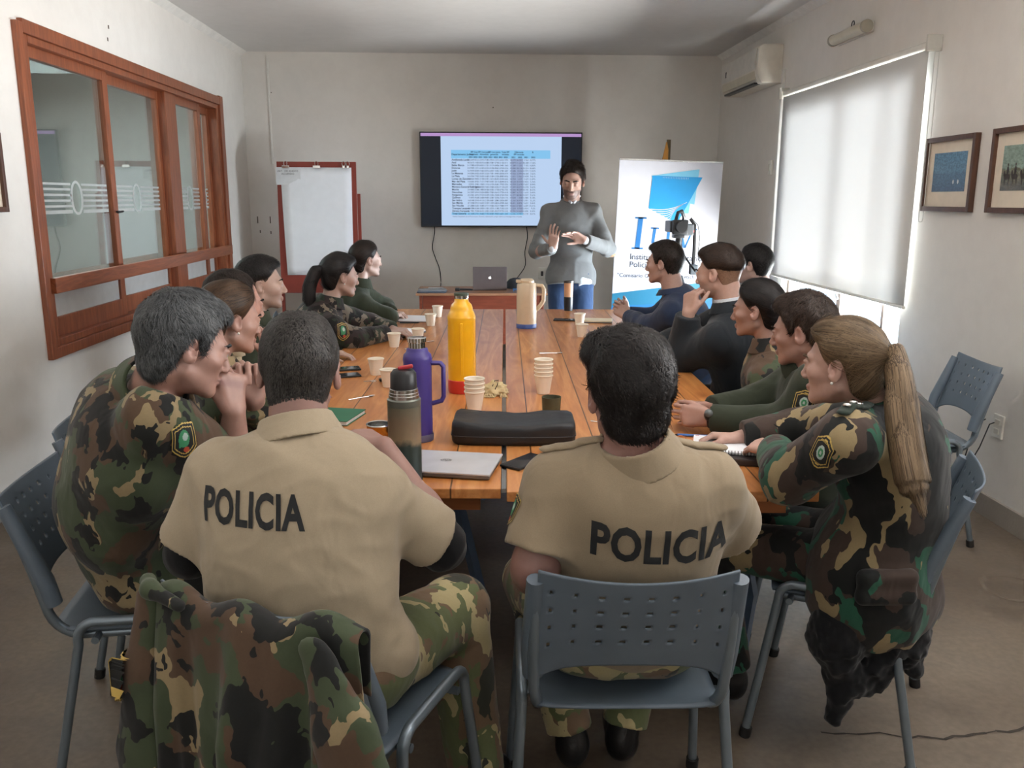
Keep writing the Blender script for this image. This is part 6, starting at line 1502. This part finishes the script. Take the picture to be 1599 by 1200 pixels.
L6 = person('left_far', 'woman with dark hair tied back in a dark green jacket, farthest on the left side', (-.69, 5.575, 1.168), 57, 0, 0, hips=(-.93, 5.62, .55), yaw=66, s=.96, fem=True, tone=(200, 158, 136),
            wr=((-.56, 5.80, .80), (-.54, 5.62, .80)), el=((-.62, 5.95, .82), (-.55, 5.42, .82)), hd=((.8, -.5, 0), (.3, .9, 0)), hn=((0, 0, -1), (0, 0, -1)), curls=(((30, 40, 20),) * 4,) * 2, res=.005, gres=.0065,
            hair=dict(line='pulled', t=.007, top=.004, wave=.001), hairc='dkbrown', strand=(5000, .05, .0014, .0012), comb=pull_to(0, -.115, .0), hparts=(bun(.028, -.112, -.01),), top='jacket', topm=M_green, pants=M_green, bulk=.026, fold=(16, .009))

# --- right side of the table, near to far
chair(1.115, 2.36, -62, 'blue grey plastic chair at the right under the woman with the long ponytail')
R1 = person('right_ponytail', 'woman with a very long blonde brown ponytail in camouflage with shoulder and sleeve badges', (.957, 2.172, 1.130), -45, 3, 0, hips=(1.11, 2.28, .55), yaw=-56, s=.98, fem=True, tone=(196, 142, 116), bw=1.12,
            sh=-62, shw=.165, colh=1.3, colm=cloth('dark_green_epaulette', rgb(34, 46, 38)), shc=(1.075, 2.17, 1.03), sj=((.91, 2.01, .968), (1.17, 2.30, .96)), wr=((.885, 2.42, .82), (.85, 2.64, .80)), el=((.835, 2.165, .83), (1.04, 2.62, .83)), hd=((-.4, .9, 0), (-.95, .25, .05)), hn=((.3, 0, -1), (0, -.3, -1)), curls=(((35, 40, 20),) * 4, ((30, 30, 15), (35, 35, 20), (50, 50, 30), (55, 55, 30))), thumbs=((30, 20), (15, 15)),
            knees=((.72, 2.46, .52), (.80, 2.66, .52)), ankles=((.80, 2.42, .09), (.86, 2.62, .09)), res=.0038, gres=.005,
            hair=dict(line='pulled', t=.006, top=.006, front=.002, wave=.0008), hairc='blonde', strand=(16000, .06, .0013, .0012), comb=pull_to(0, -.120, .035),
            hparts=(pony([(0, -.116, .045), (0, -.134, .042), ('w', 1.040, 2.045, 1.135), ('w', 1.034, 1.998, 1.064), ('w', 1.024, 1.945, .982), ('w', 1.027, 1.906, .912), ('w', 1.037, 1.876, .864)], [.012, .019, .029, .035, .036, .030, .010], HB['blonde']), tie(0, -.112, .045, .016), earring(-1)),
            top='jacket', topm=M_camoR, pants=M_camoR, bulk=.034, fold=(12, .011), curve=.06, armb=1.08, jhem=.20,
            hem=[ell((1.08, 2.17, .52), (.17, .15, .22), None, .06), ell((1.16, 2.22, .46), (.15, .14, .16), None, .06)])
P_ = R1
arm_badge(R1, 0, .06, (-.35, -1, .45), .066, .098, 1, -24)
epaulette(R1, lerp(R1['N'], R1['SL'], 1.12), lerp(R1['N'], R1['SL'], .50), cloth('dark_green_epaulette', rgb(34, 46, 38)), .018, 3)
R1['child']('pocket', [cap((1.00, 2.03, .60), (1.12, 2.03, .60), .02, .02, .01), cap((1.00, 2.03, .54), (1.12, 2.03, .54), .02, .02, .06)], M_camoR, .005)
chair(1.27, 2.96, -70, 'blue grey plastic chair under the man in dark green fleece with the wristwatch')
R2 = person('right_watch', 'young man in dark green fleece with a black wristwatch and clasped hands', (1.101, 2.831, 1.118), -54, 8, 0, hips=(1.24, 2.94, .56), yaw=-66, s=1.0, tone=(180, 120, 92), bw=1.08,
            sh=-62, shw=.175, shc=(1.145, 2.86, .995), sj=((1.095, 2.66, .965), None), wr=((.80, 2.84, .815), (.83, 2.945, .815)), el=((1.02, 2.70, .82), (1.04, 3.02, .82)), hd=((-.92, .28, .05), (-.95, -.15, .08)), hn=((.25, .95, -.2), (0, -.9, -.45)),
            curls=(((42, 52, 30), (45, 55, 30), (48, 58, 30), (52, 60, 30)), ((55, 65, 35),) * 4), thumbs=((25, 25), (20, 20)), res=.004, gres=.0055,
            hair=dict(line='male', t=.009, top=.014, front=.012, wave=.0018), hairc='brown', strand=(10000, .022, .0014, .004), top='fleece', topm=M_green, pants=M_camoR, bulk=.028, fold=(14, .008), armb=1.08)
wd = nrm(R2['W'][0] - R2['E'][0]); wc = R2['W'][0] - wd * .012
def watch_band(p, c=wc, d=wd):
    q = p - c; z = q @ d; r = np.linalg.norm(q - np.outer(z, d), axis=1); return np.maximum(np.abs(r - .030) - .0035, np.abs(z) - .010)
R2['child']('watch_band', [Prim(watch_band, wc, .06, .01)], M_black, .002, 1)
wn = nrm(v3((-.2, -.85, .55)) - wd * (v3((-.2, -.85, .55)) @ wd))
R2['child']('watch_case', [cap(wc + wn * .030, wc + wn * .036, .021, .020, .002)], M_black, .002, 0)
R2['child']('watch_face', [ell(wc + wn * .052, (.0145, .0145, .0145), None, .002)], mat('watch_dial', rgb(92, 98, 100), .2), .002, 0)
arm_badge(R2, 0, .30, (-.25, -1, .5), .075, .085, 1, -10)
R2['child']('sleeve_patch', [cap(lerp(R2['SL'], R2['E'][0], .72) + v3((0, -.02, -.0)), lerp(R2['SL'], R2['E'][0], .98) + v3((0, -.018, 0)), .060, .058, .02)], M_camoD, .005)
chair(1.31, 3.52, -72, 'blue grey plastic chair under the woman with the dark bun')
R3 = person('right_bun', 'woman with black hair in a bun wearing a green and brown camouflage jacket', (1.143, 3.44, 1.113), -56, 4, 0, hips=(1.28, 3.50, .55), yaw=-68, s=.96, fem=True, tone=(178, 122, 94),
            wr=((1.03, 3.38, .66), (1.04, 3.56, .66)), res=.0045, gres=.006, hair=dict(line='pulled', t=.009, top=.008, wave=.001), hairc='black', strand=(7000, .05, .0014, .0012), comb=pull_to(0, -.12, .0), hparts=(bun(.036, -.118, -.005),),
            top='jacket', topm=M_camoG, pants=M_camoG, bulk=.028, fold=(15, .009))
chair(1.30, 4.06, -70, 'blue grey plastic chair under the man in the charcoal blazer')
R4 = person('right_blazer', 'man with shaved sides in a charcoal blazer over a pale shirt, hand at his chin', (1.130, 3.98, 1.215), -48, 6, 0, hips=(1.29, 4.03, .57), yaw=-60, s=1.04, tone=(196, 142, 114), bw=1.2,
            sh=-55, shw=.18, wr=((.985, 3.925, 1.035), (.85, 4.2, .80)), el=((.975, 3.98, .82), (1.0, 4.3, .82)), hd=((.12, .10, 1), (-.9, 0, 0)), hn=((.75, .6, 0), (0, 0, -1)), curls=(((60, 60, 30), (62, 62, 30), (64, 62, 30), (66, 64, 30)), None), res=.0045, gres=.006, stubble=.2,
            hair=dict(line='fade', t=.009, top=.009, front=.006, wave=.001), hairc='brown', strand=(9000, .024, .0014, .004), comb=lambda hp, M: (lambda p, N: np.tile(-M[:, 1] * .1, (len(p), 1))), hparts=(lambda hp, M, s: ('faded_sides', hair_shell(hp(0, 0, 0), M, s, 'male', .002, 0, 0, 0), hair_base_mat('fade_light', rgb(140, 108, 88))),),
            top='blazer', topm=M_blazer, pants=M_blazer, bulk=.032, fold=(10, .006), armb=1.12)
R4['child']('lapel_pin', [ell(R4['C1'] + R4['TM'] @ v3((-.09, .145, .10)), (.008, .008, .008), None, .002)], M_chrome, .003)
chair(1.86, 5.22, -60, 'blue grey plastic chair under the man sitting back from the table by the wall')
R5 = person('right_back', 'man with short black hair sitting back by the wall behind the blazer man', (1.681, 5.168, 1.163), -48, 0, 0, hips=(1.84, 5.20, .56), yaw=-58, s=1.0, tone=(196, 150, 128), res=.0055, gres=.007,
            hair=dict(line='male', t=.009, top=.008, wave=.001), hairc='black', strand=(5000, .014, .0015, .003), top='jacket', topm=M_green, pants=M_camoG)
chair(1.36, 5.02, -72, 'blue grey plastic chair under the man in the navy sweater')
R6 = person('right_navy', 'man in a navy sweater with clasped hands on the table before the banner', (1.097, 4.997, 1.187), -57, 2, 0, hips=(1.32, 5.0, .56), yaw=-68, s=1.02, tone=(186, 134, 110), bw=1.12,
            wr=((.93, 5.20, .85), (.95, 5.32, .85)), el=((1.02, 4.97, .82), (1.12, 5.3, .82)), hd=((-.6, .5, .45), (-.6, -.1, .5)), hn=((.3, .9, -.1), (.2, -.9, -.1)), curls=(((45, 50, 30),) * 4,) * 2, res=.0048, gres=.006,
            hair=dict(line='male', t=.008, top=.008, front=.004, wave=.001), hairc='dkbrown', strand=(6000, .018, .0014, .003), top='sweater', topm=M_navy, pants=M_jeans, bulk=.024, fold=(14, .007))

# --- the standing man
ST = person('presenter', 'bearded man in a grey sweater and jeans standing and gesturing with both hands', (.770, 6.93, 1.690), 191, 16, 4, hips=(.765, 6.88, .93), yaw=187, s=1.06, eyes=False, hs=1.08, tone=(182, 132, 108), bw=1.0, shw=.166, shdrop=.078, armb=.92, hem=[ell((.765, 6.87, .91), (.195, .150, .12), None, .05)],
            wr=((.835, 6.60, 1.245), (.600, 6.62, 1.185)), el=((1.055, 6.85, 1.165), (.485, 6.84, 1.145)), hd=((-.85, -.15, .42), (.02, -.15, 1)), hn=((.15, -.75, -.65), (.3, .9, .1)),
            curls=(((8, 15, 10), (14, 20, 10), (20, 22, 12), (28, 26, 14)), ((15, 25, 15), (20, 30, 18), (25, 34, 18), (30, 36, 20))), thumbs=((35, 15), (60, 10)),
            knees=((.87, 6.86, .50), (.67, 6.86, .50)), ankles=((.88, 6.88, .09), (.66, 6.88, .09)), res=.0045, gres=.0055, stubble=.95,
            hair=dict(line='male', t=.010, top=.014, front=.010, wave=.004, sides=.0, seed=4), hairc='dkbrown', strand=(9000, .022, .0016, .008), top='sweater', topm=M_greyk, pants=M_jeans, bulk=.020, jhem=.055, fold=(14, .012), curve=.02, pants_bulk=.010)
ST['child']('shirt_collar', [cap(ST['N'] + v3((-.06, -.02, .045)), ST['N'] + v3((-.012, -.085, -.005)), .012, .010, .006, flat=(v3((0, -1, 0)), 1.3)), cap(ST['N'] + v3((.06, -.02, .045)), ST['N'] + v3((.012, -.085, -.005)), .012, .010, .006, flat=(v3((0, -1, 0)), 1.3))], M_shirtw, .004)
ST['child']('shirt_tail', [cap((.84, 6.745, .925), (.90, 6.765, .915), .028, .022, .02, flat=(v3((0, 1, 0)), 2.2)), cap((.84, 6.745, .92), (.815, 6.745, .885), .02, .006, .02, flat=(v3((0, 1, 0)), 2.2))], M_shirtw, .004)
for i in (0, 1): ST['child']('shirt_cuff', [cap(lerp(ST['E'][i], ST['W'][i], .90), lerp(ST['E'][i], ST['W'][i], .985), .034, .032, .004)], M_shirtw, .004)
ST['child']('elbow_patch', [ell(ST['E'][0] + v3((.025, .0, -.045)), (.038, .04, .018), None, .02)], cloth('tan_suede', rgb(176, 140, 110)), .004)
ST['child']('belt', [ell((.765, 6.80, .925), (.045, .03, .02), None, .02)], mat('brown_belt', rgb(96, 66, 46), .5), .004)

# --- jacket over the back of the near left chair
def draped_jacket():
    base = Vector((-.31, 1.77, 0)); F = frame(24); o = empty('camouflage_jacket', (-.42, 1.52, .0), 'camouflage jacket draped over the back of the near left man\'s chair', 'jacket')
    def w(x, y, z): return v3(base) + F @ v3((x, y, z))
    n, m = 90, 120; V = np.zeros((n + 1, m + 1, 3))
    for i in range(n + 1):
        u = -1 + 2 * i / n
        for j in range(m + 1):
            v = j / m * .86 - .16              # <0 in front of the back rest, >0 behind it
            wdt = .238 + .03 * max(0, v) + .008 * math.sin(v * 9)
            x = .012 + u * wdt + .05 * max(0, v) + .02 * math.sin(v * 7) * v
            top = .838 - .016 * (1 - u * u) + .012 * math.cos(u * 9) - .02 * abs(u) ** 4
            bow = .030 * (1 - u * u)
            r = .028; L_ = math.pi * r / 2
            if v < -L_: y, z = -.262, top - r + (v + L_)
            elif v < L_: a = (v + L_) / (2 * L_) * math.pi; y, z = -.262 - r + r * math.cos(a), top - r + r * math.sin(a)
            else: y, z = -.262 - 2 * r - .02 * (v - L_), top - r - (v - L_)
            f = min(1, max(0, v) * 4)
            y -= f * (.020 * math.sin(u * 7 + 1.2 * math.sin(v * 5)) + .012 * math.sin(u * 17 + v * 6) + .020 * math.sin(u * 3.1 + 1)) + bow + f * .03
            y -= .025 * math.exp(-((u - .62 - .25 * v) / .10) ** 2) * f + .018 * math.exp(-((u + .55 + .1 * v) / .06) ** 2) * f
            V[i, j] = w(x, y, z)
    idx = np.arange((n + 1) * (m + 1)).reshape(n + 1, m + 1); Q = np.stack([idx[:-1, :-1], idx[1:, :-1], idx[1:, 1:], idx[:-1, 1:]], -1).reshape(-1, 4)
    L_ = v3(o.location)
    bo = np_mesh('jacket_body', V.reshape(-1, 3), Q, M_camoG, o, L_); sd = bo.modifiers.new('s', 'SOLIDIFY'); sd.thickness = .006; sd.offset = 1
    for s_, pts, rad in ((1, [(.195, -.36, .79), (.265, -.385, .66), (.335, -.40, .48), (.39, -.41, .30), (.41, -.41, .20)], [.030, .066, .080, .082, .075]), (-1, [(-.20, -.33, .80), (-.215, -.35, .66), (-.225, -.36, .48), (-.23, -.37, .30), (-.23, -.37, .20)], [.03, .042, .05, .05, .045])):
        P_ = [w(*p) for p in pts]; pr = [cap(P_[i], P_[i + 1], rad[i], rad[i + 1], .02, flat=(F[:, 1], 1.9)) for i in range(len(P_) - 1)] + [garment_fold(17, .010, 3)]
        vv, qq = polygonise(pr, .005); np_mesh('sleeve', smooth_mesh(vv, qq, 1), qq, M_camoG, o, L_)
    pr = [cap(w(-.215, -.31, .828), w(-.18, -.34, .830), .016, .015, .02), cap(w(-.18, -.34, .830), w(-.10, -.355, .818), .015, .012, .02), garment_fold(25, .003, 2)]
    vv, qq = polygonise(pr, .004); np_mesh('jacket_collar', vv, qq, M_camoG, o, L_)
    Pj = dict(o=o, base=L_, gar=(None, *polygonise([cap(w(-.215, -.35, .66), w(-.225, -.36, .48), .048, .058, .02, flat=(F[:, 1], 1.6))], .006)))
    drape_badge(Pj, w(-.24, -.35, .64), F[:, 1], (0, 0, 1), F[:, 0], .075, .12, 0)
draped_jacket()
# --- black fleece hanging under the ponytail woman's chair
fb = [cap((.98, 2.13, .42), (1.20, 2.14, .40), .060, .05, .04), cap((.98, 2.12, .36), (1.02, 2.12, .26), .07, .045, .05), cap((1.02, 2.12, .26), (.985, 2.10, .15), .05, .022, .04), cap((1.12, 2.13, .34), (1.10, 2.12, .26), .06, .04, .05), cap((1.20, 2.14, .36), (1.21, 2.13, .28), .045, .03, .04),
      Prim(lambda p: vnoise(p, 60, 2) * .006 + vnoise(p, 160, 5) * .0025, (0, 0, 0), 99, 0, 'd')]
vv, qq = polygonise(fb, .005)
fo_ = np_mesh('black_fleece', vv, qq, cloth('black_pile_fleece', rgb(16, 17, 20), 1.0, .2, 160, .6), None, v3((1.08, 2.12, 0)))
tag(recenter(fo_), 'black fleece garment hanging down below the seat of the ponytail woman', 'fleece')
# --- the empty chair
chair(2.06, 3.88, -86, 'empty blue grey perforated chair standing against the right wall')
ph_ = MB().tube([(2.50, 3.93, .50), (2.46, 3.90, .50), (2.40, 3.86, .40), (2.36, 3.90, .25), (2.34, 3.98, .08), (2.40, 4.0, .01)], .003, 6).tube([(2.50, 4.0, .5), (2.45, 4.0, .47), (2.43, 4.02, .3), (2.46, 4.1, .05)], .003, 6)
recenter(tag(ph_.build('cable', M_black, None, True), 'thin charging cable hanging from the wall socket behind the empty chair', 'cable'))
